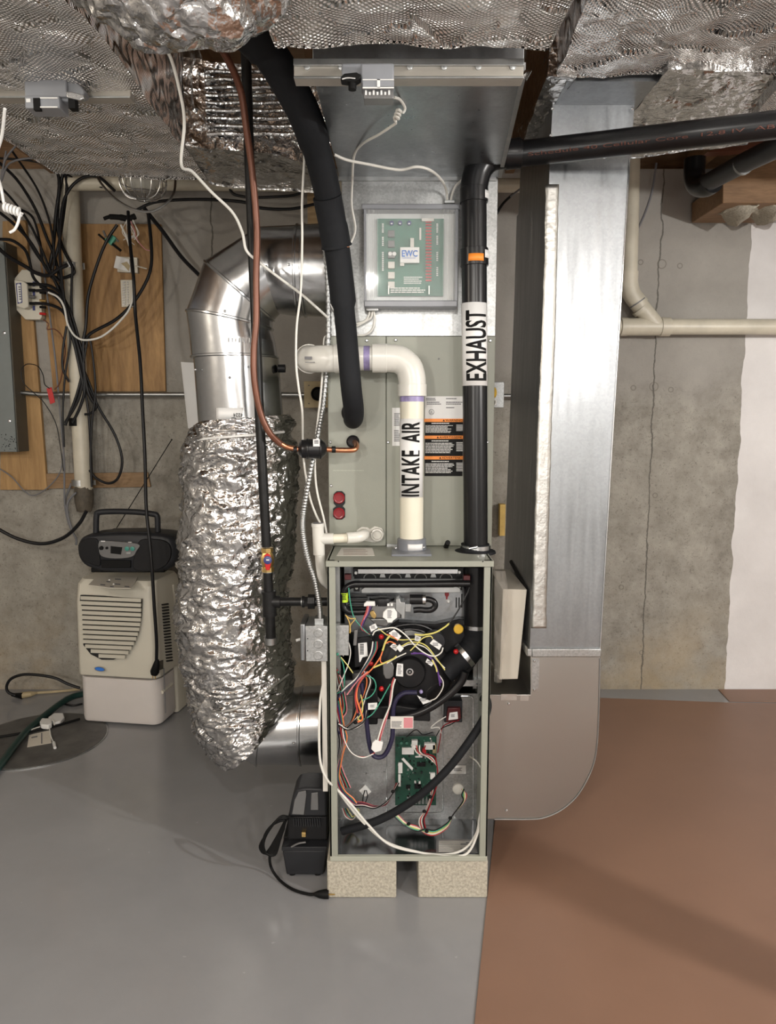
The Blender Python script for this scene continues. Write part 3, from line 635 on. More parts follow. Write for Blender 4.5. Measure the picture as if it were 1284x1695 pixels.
for k, c in enumerate(('hose', 'hose', 'wwire', 'wyellow')):
    wr(c, [(640+5*k, 1064+2*k), (656+3*k, 1078-3*k), (680, 1072-3*k), (704, 1080-4*k), (722+k, 1094), (736, 1100+3*k)], IY-.02-.003*k, .0017)
for x, y in ((712, 1319), (702, 1343), (745, 1354), (706, 1376), (588, 1196), (614, 1054), (676, 1364), (650, 1310)):
    O('cable_tie', MB().ball(P(x, y, (2.015 if y > 1300 and x > 640 else Yd-.022) if y > 1200 else IY-.044), (.006, .005, .005), 8), 'ink', fur)
# ================= EVAPORATOR COIL CABINET =================
CYF = 2.18
z0 = zt + .001; z1 = P(642, 557, CYF).z
cxl, cxm, cxr, cx5 = P(543, 700, CYF).x, P(639, 700, CYF).x, P(768, 700, CYF).x, P(817, 700, CYF).x
coil = T('coil_cabinet', ((cxl+cx5)/2, 2.4, z0), 'grey-green coil cabinet standing on the furnace top, with copper lines entering', 'coil cabinet')
O('casing', MB().box((cxl+.003, CYF+.004, z0), (cx5-.02, FB, z1)), 'beige_paint', coil, bevel=.001)
O('left_door', MB().box((cxl, CYF-.006, z0), (cxm-.001, CYF+.004, z1)), 'beige_paint', coil, bevel=.0015)
O('right_door', MB().box((cxm+.001, CYF-.004, z0), (cxr+.06, CYF+.004, z1)), 'beige_paint', coil, bevel=.0015)
O('side_flange', MB().box((cx5-.034, CYF-.004, z0), (cx5, CYF+.002, z1)), 'beige_paint', coil, bevel=.0015)
screws(coil, [(545, 564), (607, 564), (655, 563), (811, 564), (547, 732), (548, 804), (642, 732), (806, 732), (804, 891)], CYF-.006, .0042)
O('screw_hole', MB().cyl(P(726, 594, CYF-.0045), P(726, 594, CYF-.006), .0025, 10), 'dimink', coil)
wl = O('warning_label', MB().pbox(703, 656, 766, 788, CYF-.0055, .001), 'ink', coil, 'black, white and orange warning label')
O('label_field', MB().pbox(703, 656, 766, 693, CYF-.0062, .0006), 'paper', wl)
for y, s, x0 in ((693, 'WARNING', 737), (721, 'AVERTISSEME', 727), (755, 'ADVERTENCI', 731)):
    O('label_band', MB().pbox(702, y, 766, y+5.5, CYF-.0064, .0006), 'orange', wl)
    O('label_text', ptext(s, x0, y+1.0, 765, y+4.6, CYF-.0072), 'ink', wl, solid=.0003)
    O('label_symbol', MB().pprism([(x0-4.4, y+4.4), (x0-2.6, y+1), (x0-.9, y+4.4)], CYF-.0072, .0004), 'ink', wl)
b_ = MB()
for y0_, y1_ in ((700, 717), (729, 751), (763, 784)):
    bars(b_, 704, y0_+4, 752, y1_, CYF-.0068, 7, .25); bars(b_, 714, y0_, 745, y0_+3, CYF-.0068, 1, .1); bars(b_, 755, y0_+3, 766, y1_-3, CYF-.0068, 6, .05)
O('label_print', b_, 'white_ink', wl)
b_ = MB(); bars(b_, 705, 659, 725, 664, CYF-.0068, 2); bars(b_, 738, 659, 758, 662, CYF-.0068, 1); bars(b_, 706, 665, 733, 671, CYF-.0068, 2); bars(b_, 738, 665, 765, 671, CYF-.0068, 2); bars(b_, 738, 674, 753, 677, CYF-.0068, 1)
O('label_print', b_, 'dimink', wl)
O('listing_mark', MB().tube([P(714+4.2*math.cos(a), 682+4.2*math.sin(a), CYF-.0065) for a in (2*math.pi*k/20 for k in range(21))], .0006, 5), 'ink', wl)
O('label_text', ptext('UL', 711.5, 680, 716.5, 684.5, CYF-.0068), 'ink', wl, solid=.0002)
O('side_label', MB().pbox(649, 675, 664, 738, CYF-.0055, .001), 'paper', coil, 'white label half behind the intake pipe')
O('label_print', bars(bars(MB(), 652, 684, 663, 706, CYF-.006, 9), 652, 712, 663, 732, CYF-.006, 7), 'dimink', coil)
rp = O('plug_plate', MB().pprism([(552, 818), (557, 813), (566, 813), (571, 818), (571, 833), (567, 838), (571, 842), (571, 856), (566, 860), (557, 860), (551, 855), (551, 842), (556, 838), (552, 833)], CYF-.009, .003), 'black', coil)
for y in (824, 849.5):
    O('red_plug', MB().lathe(P(561, y, CYF-.009), (0, -1, 0), [(-.002, .017), (.006, .017), (.009, .014), (.0085, .0115), (.004, .011), (.0039, 0)], 28), 'darkred', coil, 'dark red cap')
for x in (582, 605): ear  # noqa
dp = O('drain_plate', MB().pprism([(590, 878), (598, 872), (608, 873), (612, 876), (620, 871), (632, 874), (636, 884), (632, 895), (620, 898), (590, 894)], CYF-.011, .006), 'white_pvc', coil, bevel=.001)
O('drain_port', MB().lathe(P(624, 884, CYF-.011), (0, -1, 0), [(0, .018), (.02, .018), (.021, .014), (.008, .013), (.0079, 0)], 24), 'white_pvc', coil)
O('embossed_line', bars(MB(), 551, 778, 602, 781, CYF-.0066, 1, .0), 'beige_edge', coil)
for n_, (x, y, r) in enumerate(((581, 683, .030), (583, 731, .019))):
    O('pipe_grommet', MB().lathe(P(x+1, y, CYF-.006), (0, -1, 0), [(0, r), (.005, r), (.008, r*.8), (.006, r*.6), (.0059, 0)], 26), 'black', coil)
mb = MB().box((fx0+.02, CYF-.07, zt+.002), (fx0+.021, CYF-.06, zt+.003))
O('dark_stub', MB().cyl(P(738, 905, 2.15), P(741, 898, 2.11), .0075, 14), 'ink', coil, 'short black drain stub')
O('lower_trim', MB().pbox(640, 901, 662, 906, CYF-.012, .006), 'dullsteel', coil)

# ================= SUPPLY PLENUM =================
pl0, pl1 = P(566, 420, CYF).x, P(822, 420, CYF).x
zp = P(642, 294, CYF).z
plen = T('supply_plenum', ((pl0+pl1)/2, 2.4, z1), 'galvanised sheet metal plenum on top of the coil cabinet', 'plenum')
O('plenum_box', MB().box((pl0, CYF, z1+.001), (pl1, FB, zp)), 'galv', plen, bevel=.001)
O('left_flange', MB().pprism([(543, 372), (575, 300), (575, 556), (541, 556)], CYF+.003, .003), 'galv', plen)
O('cross_brake', MB().tube([P(668, 300, CYF), P(688, 336, CYF)], .0012, 4).tube([P(681, 303, CYF), P(667, 334, CYF)], .0012, 4), 'galv', plen)
O('top_lip', MB().pbox(560, 291, 822, 299, CYF-.008, .008), 'dullsteel', plen, bevel=.001)
tr0, tr1 = P(518, 140, 1.56), P(866, 140, 1.56)
O('trunk_bottom', MB().prism([(pl0-.005, CYF-.002, zp), (pl1+.004, CYF-.002, zp), (tr1.x, 1.56, zp), (tr0.x, 1.56, zp)], (0, 0, .3)), 'galv_flat', plen, bevel=.001)
O('side_strip', MB().prism([(tr1.x-.006, 1.56, zp-.004), (tr1.x+.004, 1.56, zp-.004), (pl1+.008, 2.17, zp-.004), (pl1-.002, 2.17, zp-.004)], (0, 0, .03)), 'dullsteel', plen)
O('insulation_edge', MB().tube([V((tr0.x-.01+(tr1.x-tr0.x+.02)*k/60, 1.555, zp-.001+.004*math.sin(k*2.1)*math.cos(k*.7))) for k in range(61)], [.008+.003*math.sin(k*1.7) for k in range(61)], 8), 'foil_crinkle', plen)

# quilted foil slab helper: box surface gridded and crumpled
def foil_slab(q, h, nx, ny, amp, freq, seed, mbx=None, sag=0):
    """q: four bottom corners (x,y,z) going round; h: height upward"""
    flat_ = False; mb = mbx or MB(); q = [V(p) for p in q]; so = V((seed*3.1, seed, 0))
    def dsp(p, wt=1):
        q_ = p*9+so; q_ = q_ + noise.noise_vector(q_*.7)*.6; best = -9
        for c_ in noise.voronoi(q_)[1]:
            k_ = math.sin(c_.x*12.9+c_.y*78.2+c_.z*37.7)*43758.5; k2 = math.sin(c_.x*39.3+c_.y*11.1+c_.z*83.1)*24634.6
            best = max(best, (q_-c_).dot(V((k_-math.floor(k_)-.5, k2-math.floor(k2)-.5, 0)))*3)
        p = p + V((0, 0, 1))*best*amp*.55 if flat_ else p + V((0, -1, 0))*best*amp*.5
        n_ = noise.noise_vector(p*freq+so)*amp + noise.noise_vector(p*freq*3.3+so)*amp*.42 + noise.noise_vector(p*freq*7+so)*amp*.10
        return p + n_*wt
    def grid(a, b, c, d, nu, nv, sg=0, fl=False):
        nonlocal flat_; flat_ = fl
        vs = []; fs = []
        for j in range(nv+1):
            for i in range(nu+1):
                u, v_ = i/nu, j/nv
                p = a*(1-u)*(1-v_) + b*u*(1-v_) + c*u*v_ + d*(1-u)*v_
                p = p - V((0, 0, sg*math.sin(math.pi*u)*math.sin(math.pi*v_)))
                vs.append(dsp(p))
        for j in range(nv):
            for i in range(nu): k = j*(nu+1)+i; fs.append((k, k+1, k+nu+2, k+nu+1))
        mb.add(vs, fs)
    up = V((0, 0, h)); nz_ = max(4, int(ny*h/(q[0]-q[3]).length))
    grid(q[0], q[1], q[2], q[3], nx, ny, sag, True); grid(q[3]+up, q[2]+up, q[1]+up, q[0]+up, 4, 4)
    for a, b in ((0, 1), (1, 2), (2, 3), (3, 0)):
        n_ = nx if a % 2 == 0 else ny
        grid(q[a]+up, q[b]+up, q[b], q[a], n_, nz_)
    return mb
zc = zp - .02
trunk = T('foil_trunk_duct', (.06, 1.2, zc), 'quilted-foil-wrapped duct over the furnace, in the top centre', 'duct')
f0, f1 = P(470, 60, 1.40), P(915, 60, 1.40)
O('foil_wrap', foil_slab([(f0.x-.02, .75, zc), (f1.x+.02, .75, zc), (tr1.x+.02, 1.405, zc), (tr0.x-.05, 1.405, zc)], .34, 130, 130, .011, 5, 1), 'foil_quilt', trunk, sharp=180)
O('wrap_band', MB().tube([V((f0.x + (f1.x-f0.x)*k/50, 1.235, zc-.006+.0012*math.sin(k*.9))) for k in range(51)], .002, 6, True), 'foil_quilt', trunk)
# left trunk, cross duct and side faces
lt = T('foil_branch_duct', (-1.05, 1.7, zc), 'dull quilted-foil duct hanging in the upper left corner', 'duct')
zl = 2.10; e1 = P(272, 200, 1.97)
O('foil_wrap', foil_slab([(-1.12, .7, zl), (e1.x-.01, .7, zl), (e1.x, 2.44, zl), (-1.0, 2.36, zl-.01)], .36, 90, 180, .011, 5, 2), 'foil_quilt', lt, sharp=180)
cd = T('foil_cross_duct', (-.8, 2.0, zc), 'creased foil duct crossing behind the copper line, under the ceiling', 'duct')
O('foil_wrap', foil_slab([(e1.x+.005, 2.16, zl), (P(548, 260, 2.2).x, 2.20, zl-.03), (P(545, 270, 2.4).x, 2.42, zl-.05), (e1.x+.005, 2.46, zl-.01)], .235, 110, 60, .010, 6, 3), 'foil_crinkle', cd, sharp=180)
O('foil_ridge', MB(), 'foil_crinkle', cd) if False else None
rg = MB()
for k in range(9):
    zz = 2.135 + .020*k
    rg.tube([V((x_, 2.155+.003*math.sin(x_*60+k), zz)) for x_ in (-.50+.29*i/24 for i in range(25))], .0060, 8)
O('foil_ridges', rg, 'foil_crinkle', cd)
rt = T('foil_return_duct', (1.2, 1.9, 2.2), 'wide quilted-foil duct in the upper right corner', 'duct')
zr = P(980, 172, 2.14).z
g0, g1 = P(915, 172, 2.14), P(1240, 235, 2.44)
O('foil_wrap', foil_slab([(g0.x-.05, .8, zr), (2.4, .8, zr), (2.4, 1.98, zr), (g0.x-.03, 1.98, zr)], .26, 150, 120, .013, 5, 4), 'foil_quilt', rt, sharp=180)
O('foil_wrap', foil_slab([(g0.x+.235, 1.93, zr-.005), (P(1270, 170, 2.0).x, 1.96, zr-.005), (P(1230, 240, 2.45).x, 2.42, zr-.005), (g0.x+.245, 2.62, zr-.005)], .2, 80, 60, .009, 6, 5), 'foil_crinkle', rt, sharp=180)
O('foil_wrap', foil_slab([(P(1265, 170, 2.0).x, 1.9, zr-.03), (2.4, 1.9, zr-.03), (2.4, 2.28, zr-.03), (P(1250, 195, 2.2).x, 2.24, zr-.03)], .2, 60, 30, .009, 6, 6), 'foil_quilt', rt, sharp=180)
O('bare_collar', MB().box((g0.x+.005, 2.0, zr-.002), (g0.x+.235, 2.66, zr+.25)), 'galv_flat', rt)
O('foil_wrap', foil_slab([(g0.x-.05, 1.97, zr-.004), (g0.x+.02, 1.97, zr-.004), (g0.x+.01, 2.62, zr-.004), (g0.x-.03, 2.62, zr-.004)], .24, 14, 70, .007, 6, 8), 'foil_crinkle', rt, sharp=180)
# dark gap face between the trunks (side of right duct)
ty = .004
for yy in (.30, .62, .9):
    x_ = g0.x + .06 + yy*.9
    O('tape_strip', MB().prism([(x_, 1.2, zr-.018), (x_+.03, 1.2, zr-.018), (x_+.21, 1.9, zr-.018), (x_+.18, 1.9, zr-.018)], (0, 0, .002)), 'foiltape', rt) if False else None
# overhead flexible duct bulging down
fd = MB(); ring = []
path = W([(150, -170, 1.30), (205, -70, 1.27), (300, -32, 1.25), (400, -70, 1.27), (455, -170, 1.32)], seg=40)
base_r = .098
fd.tube(path, base_r, 120)
fd.v = [p + (noise.noise_vector(p*14)*.012 + noise.noise_vector(p*34)*.010 + noise.noise_vector(V((p.x*60, p.y*90, p.z*60)))*.004) for p in fd.v]
O('flexible_duct', fd, 'foil_crinkle', label='crinkled silver flexible duct bulging down at the top edge, left of centre', cat='duct', sharp=25)

# zone dampers
def damper(x0, x1, y0, y1, Y, label, motor, grp):
    a, b = P(x0, y0, Y), P(x1, y1, Y)
    r = T('zone_damper', ((a.x+b.x)/2, Y, b.z), label, 'damper', grp)
    hgt = a.z - b.z
    O('damper_rail', MB().box((a.x, Y, b.z), (b.x, Y+.03, a.z)), 'rail', r, bevel=.001)
    O('rail_lip', MB().box((a.x, Y-.006, a.z-.012), (b.x, Y+.0, a.z)).box((a.x, Y-.004, b.z), (b.x, Y, b.z+.004)), 'dullsteel', r, bevel=.0008)
    n = max(2, int((x1-x0)/48))
    for k in range(n):
        x = x0 + 22 + (x1-x0-40)*k/(n-1)
        O('rail_screw', MB().lathe(P(x, y0+12, Y), (0, -1, 0), [(0, .006), (.003, .006), (.004, .003), (.0041, 0)], 12), 'dullsteel', r)
    return r
DY = 1.455
d1 = damper(486, 866, 99, 131, DY, 'zone damper rail with a grey motor box under the centre foil duct', 0, 'zone damper rails')
mm = O('damper_motor', MB().pbox(597, 104, 652, 138, DY-.05, .05).pbox(565, 104, 600, 124, DY-.03, .03), 'panelpl', d1, bevel=.003)
O('motor_window', MB().pbox(600, 131, 625, 144, DY-.056, .05).pbox(626, 131, 652, 143, DY-.056, .05), 'panelpl', mm, bevel=.001)
O('window_frame', MB().pbox(600, 131, 652, 132.5, DY-.058, .003).pbox(600, 144, 652, 146, DY-.058, .003).pbox(624, 131, 629, 145, DY-.058, .003), 'white', mm)
O('terminal_strip', MB().pbox(602, 147, 651, 163, DY-.046, .03), 'silverplastic', mm, bevel=.001)
tm = MB()
for k in range(7): tm.pbox(604+6.4*k, 149+(k % 2)*3, 607+6.4*k, 157, DY-.048, .004)
O('terminals', tm, 'paper', mm)
O('shaft_clamp', MB().pprism([(563, 127), (570, 121), (590, 119), (598, 124), (596, 130), (586, 136), (572, 134), (564, 133)], DY-.06, .02), 'ink', mm, bevel=.002)
O('shaft', MB().cyl(P(583, 128, DY-.052), P(583, 149, DY-.052), .0072, 14), 'ink', mm)
O('clamp_bolt', MB().tube(W([(566, 131), (575, 129), (588, 130)], DY-.063), .0015, 6), 'steel', mm)
DY2 = 1.80
d2 = damper(-60, 216, 131, 163, DY2, 'zone damper rail with a grey motor box under the left foil duct', 0, 'zone damper rails')
mm = O('damper_motor', MB().pbox(40, 131, 110, 160, DY2-.05, .05).pprism([(95, 132), (128, 136), (140, 150), (138, 158), (110, 168), (98, 165)], DY2-.04, .03), 'panelpl', d2, bevel=.003)
O('motor_window', MB().pbox(41, 158, 98, 179, DY2-.054, .05), 'panelpl', mm, bevel=.002)
O('window_frame', MB().pbox(66, 161, 95, 163, DY2-.057, .003).pbox(66, 176, 95, 178, DY2-.057, .003).pbox(43, 163, 50, 169, DY2-.056, .003), 'white', mm)
O('terminal_strip', MB().pbox(55, 162, 66, 182, DY2-.057, .01).pbox(113, 163, 124, 179, DY2-.05, .02), 'ink', mm)
O('shaft_clamp', MB().pprism([(108, 151), (120, 152), (139, 157), (139, 163), (132, 166), (110, 161)], DY2-.06, .015), 'steel', mm, bevel=.002)

# ================= ZONE CONTROL BOX =================
ZY = CYF - .055
zn = T('zone_control_box', P(678, 505, ZY), 'clear-covered control box with a green circuit board on the plenum', 'control box')
O('back_plate', MB().pbox(604, 341, 758, 504, CYF-.012, .010), 'white_face', zn)
O('circuit_board', MB().pbox(624, 362, 734, 490, CYF-.022, .004), 'pcb_light', zn)
O('box_rail', MB().pbox(598, 337, 762, 346, ZY-.004, .05), 'panelpl', zn, 'grey top frame', bevel=.003)
O('box_rail', MB().pbox(602, 497, 757, 508, ZY-.004, .05), 'panelpl', zn, 'grey bottom frame', bevel=.003)
O('side_rail', MB().pbox(602, 345, 606, 498, ZY, .045).pbox(753, 345, 758, 498, ZY, .045), 'panelpl', zn, bevel=.001)
O('clear_cover', MB().pbox(603, 344, 757, 500, ZY, .003), 'clear', zn)
st = MB()
for x in (610, 617, 624, 733, 740, 747): st.pbox(x, 346, x+1.6, 497, ZY-.001, .006)
O('cover_ribs', st, 'clear', zn)
O('board_frame', MB().pbox(642, 473, 644, 487, ZY-.002, .003).pbox(709, 473, 711, 487, ZY-.002, .003), 'white', zn)
lg = O('board_badge', MB().pbox(662, 409, 694, 435, CYF-.040, .008), 'white', zn, 'white badge with blue letters', bevel=.001)
O('badge_text', ptext('EWC', 665, 414, 691, 425, CYF-.0412, .02), 'blue_ink', lg, solid=.0004)
O('badge_text', ptext('CONTROLS INC', 665.5, 426, 688, 428, CYF-.0408), 'blue_ink', lg, solid=.0002)
O('badge_bar', MB().pbox(679, 394, 685, 409, CYF-.036, .006).pbox(662, 435, 669, 440, CYF-.036, .006), 'offwhite', zn)
rows = MB()
for k in range(20): rows.pbox(704.5, 366+5.1*k, 714, 368.4+5.1*k, CYF-.026, .006)
O('red_terminals', rows, 'red', zn)
rows = MB()
for x, ys in ((632, (370, 392, 417, 433)), (722, (370, 390, 417, 442))):
    for y in ys:
        for k in range(5): rows.pbox(x, y+3.2*k, x+3, y+1.9+3.2*k, CYF-.026, .006)
O('white_terminals', rows, 'white', zn)
for y in (381, 398, 416, 433, 450, 466): O('relay', MB().pbox(642, y, 653, y+11, CYF-.034, .014), 'silverplastic' if y < 430 else 'offwhite', zn, bevel=.001)
for x in (648, 662, 677): O('trimmer', MB().lathe(P(x, 370, CYF-.022), (0, -1, 0), [(0, .006), (.008, .006), (.0085, .004), (.0086, 0)], 12), 'navy', zn); O('trimmer_slot', MB().pbox(x-1.4, 369, x+1.4, 371, CYF-.031, .001), 'white', zn)
for x in (645.5, 652.5): O('capacitor', MB().lathe(P(x, 421.5, CYF-.022), (0, -1, 0), [(0, .0055), (.012, .0055), (.0122, 0)], 12), 'white', zn)
O('board_strip', MB().pbox(698, 361, 718, 366, CYF-.03, .006).pbox(694, 377, 697, 397, CYF-.028, .004), 'offwhite', zn)
O('board_print', bars(MB(), 668, 458, 700, 471, CYF-.0225, 4).add([], []), 'white_ink', zn)
O('board_print', bars(MB(), 646, 476, 706, 486, ZY-.001, 3), 'white_ink', zn)
O('cable_clamp', MB().pbox(735, 331, 753, 336, ZY+.02, .02), 'dullsteel', zn, bevel=.001)
O('cable_clamp', MB().pbox(606, 508, 626, 514, ZY+.02, .02), 'dullsteel', zn, bevel=.001)

# ================= RETURN DROP AND BOOT =================
RY = 2.13
ret = T('return_duct', P(900, 1356, RY), 'tall galvanised return duct with a rounded boot entering the furnace', 'duct')
def slab(pix, Y, t): return MB().prism([P(x, y, Y) for x, y in pix], (0, t, 0))
RT = .52
O('duct_drop', slab([(909, 273), (1043, 258), (1010, 800), (993, 1078), (876, 1078), (888, 800), (902, 480)], RY, RT), 'galv_flat', ret, bevel=.001)
O('duct_neck', slab([(915, 163), (1050, 168), (1044, 262), (909, 276)], RY+.012, RT-.03), 'galv_flat', ret)
O('drop_edge', MB().tube([P(1042, 262, RY-.001), P(1009, 800, RY-.001), P(993, 1074, RY-.001)], .0022, 6), 'steel', ret)
# foil tape running down the left edge
tp = []
for (x, y, w_) in ((903, 305, 22), (901, 420, 21), (896, 560, 23), (890, 700, 23), (885, 850, 24), (881, 980, 24), (879, 1040, 25)):
    tp.append((x, y, w_))
mb = MB(); vs = []
for k in range(101):
    t_ = k/100*(len(tp)-1); i = min(int(t_), len(tp)-2); f_ = t_-i
    x = tp[i][0]*(1-f_)+tp[i+1][0]*f_; y = tp[i][1]*(1-f_)+tp[i+1][1]*f_; w_ = tp[i][2]*(1-f_)+tp[i+1][2]*f_
    for j in range(5):
        p = P(x + w_*j/4 + (1.2*noise.noise(V((y*.05, j, 0))) if j in (0, 4) else 0), y, RY-.0015); p.y -= .0012*abs(noise.noise(V((y*.13, j*1.7, 3))))
        vs.append(p)
mb.add(vs, [(k*5+j, k*5+j+1, k*5+j+6, k*5+j+5) for k in range(100) for j in range(4)])
O('foil_tape', mb, 'foiltape', ret, 'crinkled silver tape down the left edge', solid=.0006)
O('drive_cleat', MB().pbox(880, 1074, 995, 1088, RY-.009, .010).pbox(872, 1074, 884, 1087, RY-.006, .5), 'galv', ret, bevel=.003)
bt = [(878, 1086), (993, 1086), (991, 1180), (988, 1235), (982, 1266), (970, 1294), (953, 1320), (930, 1340), (905, 1352), (880, 1356), (815, 1356)]
bt += [(815, 1150), (878, 1150)]
xq = P(815, 1250, RY)
bp = [P(x, y, RY) for x, y in bt]
for i in (-3, -2): bp[i] = V((fx1+.001, RY, bp[i].z))
O('return_boot', MB().prism(bp, (0, .48, 0)), 'galv_boot', ret, bevel=.0012)
O('boot_seam', MB().tube(W([(993, 1090), (991, 1180), (988, 1235), (982, 1266), (970, 1294), (953, 1320), (930, 1340), (905, 1352), (880, 1356), (818, 1356)], RY-.002, 4), .0022, 6), 'dullsteel', ret)
O('boot_tab', MB().pbox(829, 1149, 855, 1159, RY-.002, .002).pbox(861, 1151, 875, 1160, RY-.002, .002), 'foiltape', ret)
O('tape_remnant', MB().pbox(880, 1090, 892, 1140, RY-.0012, .001), 'galv', ret)
screws(ret, [(884, 1142), (842, 1165), (838, 1342), (884, 1094), (914, 180), (1046, 180), (911, 224)], RY-.003, .004)
# side joint of the drop: S-shaped cleat on the left face
xs_ = P(900, 700, RY).x
O('side_cleat', MB().tube([V((P(846, 930, 2.5).x, 2.5, P(846, 930, 2.5).z)), P(872, 975, 2.2)], .007, 8), 'ink', ret)
O('side_seam', MB().tube([P(838, 655, 2.62), P(893, 657, 2.2)], .004, 8), 'dullsteel', ret) if False else None
# carton + bag
box = T('filter_carton', P(845, 1140, 2.2), 'slim white carton in a clear bag, wedged between furnace and return duct', 'carton')
O('carton', MB().hexa([P(826, 1125, 2.17), P(857, 1124, 2.17), P(872, 976, 2.17), P(832, 975, 2.17)], (0, .3, 0)), 'carton', box, bevel=.002)
bag = MB(); vs = []
for j in range(31):
    for i in range(9):
        u, v_ = i/8, j/30; x = 818 + u*(18+6*math.sin(v_*5)); y = 945 + v_*185
        p = P(x, y, 2.158) + V((0, .014*noise.noise(V((u*4, v_*14, 1))), 0)); vs.append(p)
bag.add(vs, [(j*9+i, j*9+i+1, j*9+i+10, j*9+i+9) for j in range(30) for i in range(8)])
O('plastic_bag', bag, 'bag', box, 'crumpled clear plastic bag', solid=.0004)

# ================= BYPASS ROUND DUCT =================
BY = 2.30; BR = .125
byp = T('bypass_duct', P(400, 1255, BY), 'round galvanised bypass duct curving beside the furnace, its lower run foil-wrapped', 'duct')
def loft(prs, n=48, br=BR, Yc=BY, cap=False, bead=(), mb=None):
    rs = []
    for i, (a, b) in enumerate(prs):
        A, B = P(a[0], a[1], Yc), P(b[0], b[1], Yc); c = (A+B)/2; h = (A-B)/2
        def rg_(s): return [c + h*s*math.cos(t) + V((0, br*s*math.sin(t), 0)) for t in (2*math.pi*k/n for k in range(n))]
        if i in bead:
            d = V((0, 0, 0))
            rs += [rg_(1), rg_(1.035), rg_(1.035), rg_(1)]
            e_ = (P(prs[min(i+1, len(prs)-1)][0][0], prs[min(i+1, len(prs)-1)][0][1], Yc) - P(prs[i-1][0][0], prs[i-1][0][1], Yc)).normalized()*.0028
            for q_, s_ in ((-4, -1.6), (-3, -.8), (-2, .8), (-1, 1.6)): rs[q_] = [p + e_*s_ for p in rs[q_]]
        else: rs.append(rg_(1))
    return (mb or MB()).rings(rs, cap)
O('duct_collar', loft([((549, 371), (549, 524)), ((505, 373), (505, 523)), ((494, 374), (494, 523)), ((430, 377), (462, 519))], bead=(1, 2)), 'pipe_metal', byp, sharp=30)
O('duct_elbow', loft([((430, 377), (462, 519)), ((341, 434), (452, 530)), ((311, 516), (450, 545)), ((316, 560), (455, 566))], bead=(1, 2)), 'pipe_metal', byp, sharp=30)
O('crimped_sleeve', loft([((316, 560), (455, 566)), ((319, 592), (459, 592)), ((322, 594), (461, 594)), ((331, 715), (470, 712))], bead=(1,)), 'pipe_metal', byp, sharp=30)
cm = MB()
for k in range(22):
    t_ = .35 + 1.9*k/21; x = 387 + 66*math.cos(math.pi - t_); yy = 571 - 8*math.sin(t_)
    Yq = BY - BR*math.sin(t_)*1.01 - .001; cm.tube([P(x, yy-4, Yq), P(x, yy+3, Yq)], .0016, 5)
O('crimp_ridges', cm, 'pipe_metal', byp)
O('damper_handle', MB().cyl(P(460, 610, BY-.03), P(472, 610, BY-.03), .012, 16), 'black', byp)
for x, y in ((440, 441), (478, 438), (372, 515), (380, 625), (345, 610), (323, 612), (415, 606)): O('duct_screw', MB().ball(P(x, y, BY-BR-.001 if x > 360 else BY-.09), .004, 8), 'steel', byp)
stv = []
for j in range(2):
    for i in range(9):
        a = R_(-72+ (i/8)*38); x_ = 393; pp = P(395, (676, 694)[j], BY); stv.append(pp + V((BR*1.012*math.sin(a+R_(53)), -BR*1.012*math.cos(a+R_(53)), 0)))
O('size_sticker', MB().add(stv, [(i, i+1, i+10, i+9) for i in range(8)]), 'paper', byp, 'white sticker printed upside down', solid=.0005)
tbm = text('4224', P(402, 684, BY-BR-.0035), (-1, 0, 0), (0, 0, -1), .028, .011); O('sticker_text', tbm, 'ink', byp, solid=.0003)
tbm = text('10\' C', P(411, 691, BY-BR-.0025), (-1, 0, 0), (0, 0, -1), .050, .014); O('sticker_text', tbm, 'ink', byp, solid=.0003)
# lower elbow into the furnace
LY = 2.36
O('lower_collar', loft([((534, 1137), (534, 1261)), ((500, 1139), (500, 1261)), ((497, 1139), (497, 1261)), ((440, 1150), (430, 1260))], bead=(1,), br=.115, Yc=LY), 'pipe_metal', byp, sharp=30)
O('lower_elbow', loft([((447, 1150), (428, 1261)), ((425, 1130), (395, 1245)), ((455, 1080), (350, 1200))], bead=(0,), br=.115, Yc=LY), 'pipe_metal', byp, sharp=30)
O('lower_elbow_screw', MB().ball(P(486, 1230, LY-.115), .005, 8), 'steel', byp)
# foil insulation sleeve
prs = [((333, 697), (474, 690)), ((322, 706), (482, 686)), ((314, 722), (486, 702)), ((312, 734), (480, 722)), ((306, 752), (489, 742)), ((301, 830), (492, 830)), ((298, 940), (484, 930)), ((293, 1005), (477, 1000)), ((299, 1085), (478, 1060)), ((310, 1135), (484, 1092)), ((316, 1175), (488, 1118)), ((330, 1212), (486, 1140)), ((350, 1245), (478, 1160)), ((368, 1262), (468, 1176)), ((385, 1258), (462, 1182)), ((400, 1240), (455, 1186))]
ca = cr([V((a[0], a[1], 0)) for a, b in prs], 26); cb_ = cr([V((b[0], b[1], 0)) for a, b in prs], 26)
fm = loft([((p.x, p.y), (q.x, q.y)) for p, q in zip(ca, cb_)], n=200, br=.150, Yc=BY+.01)
def crumple(p, c):
    q_ = V((p.x*14, p.y*14, p.z*34)); q_ = q_ + noise.noise_vector(q_*.6)*.8; h = 0
    for sc_, am_ in ((1, .0075), (2.6, .0032)):
        pts_ = noise.voronoi(q_*sc_)[1]; best = -9
        for c_ in pts_:
            g = noise.random_vector if False else None
            k_ = math.sin(c_.x*12.9+c_.y*78.2+c_.z*37.7)*43758.5; k2 = math.sin(c_.x*39.3+c_.y*11.1+c_.z*83.1)*24634.6; k3 = math.sin(c_.x*73.1+c_.y*52.2+c_.z*9.7)*13758.3
            gv = V((k_-math.floor(k_)-.5, k2-math.floor(k2)-.5, k3-math.floor(k3)-.5))*3.2
            best = max(best, (q_*sc_-c_).dot(gv))
        h += best*am_
    return h - .008 + .004*math.sin(p.z*21 + 2*noise.noise(V((p.x*5, p.y*5, p.z*3))))
nR = 200
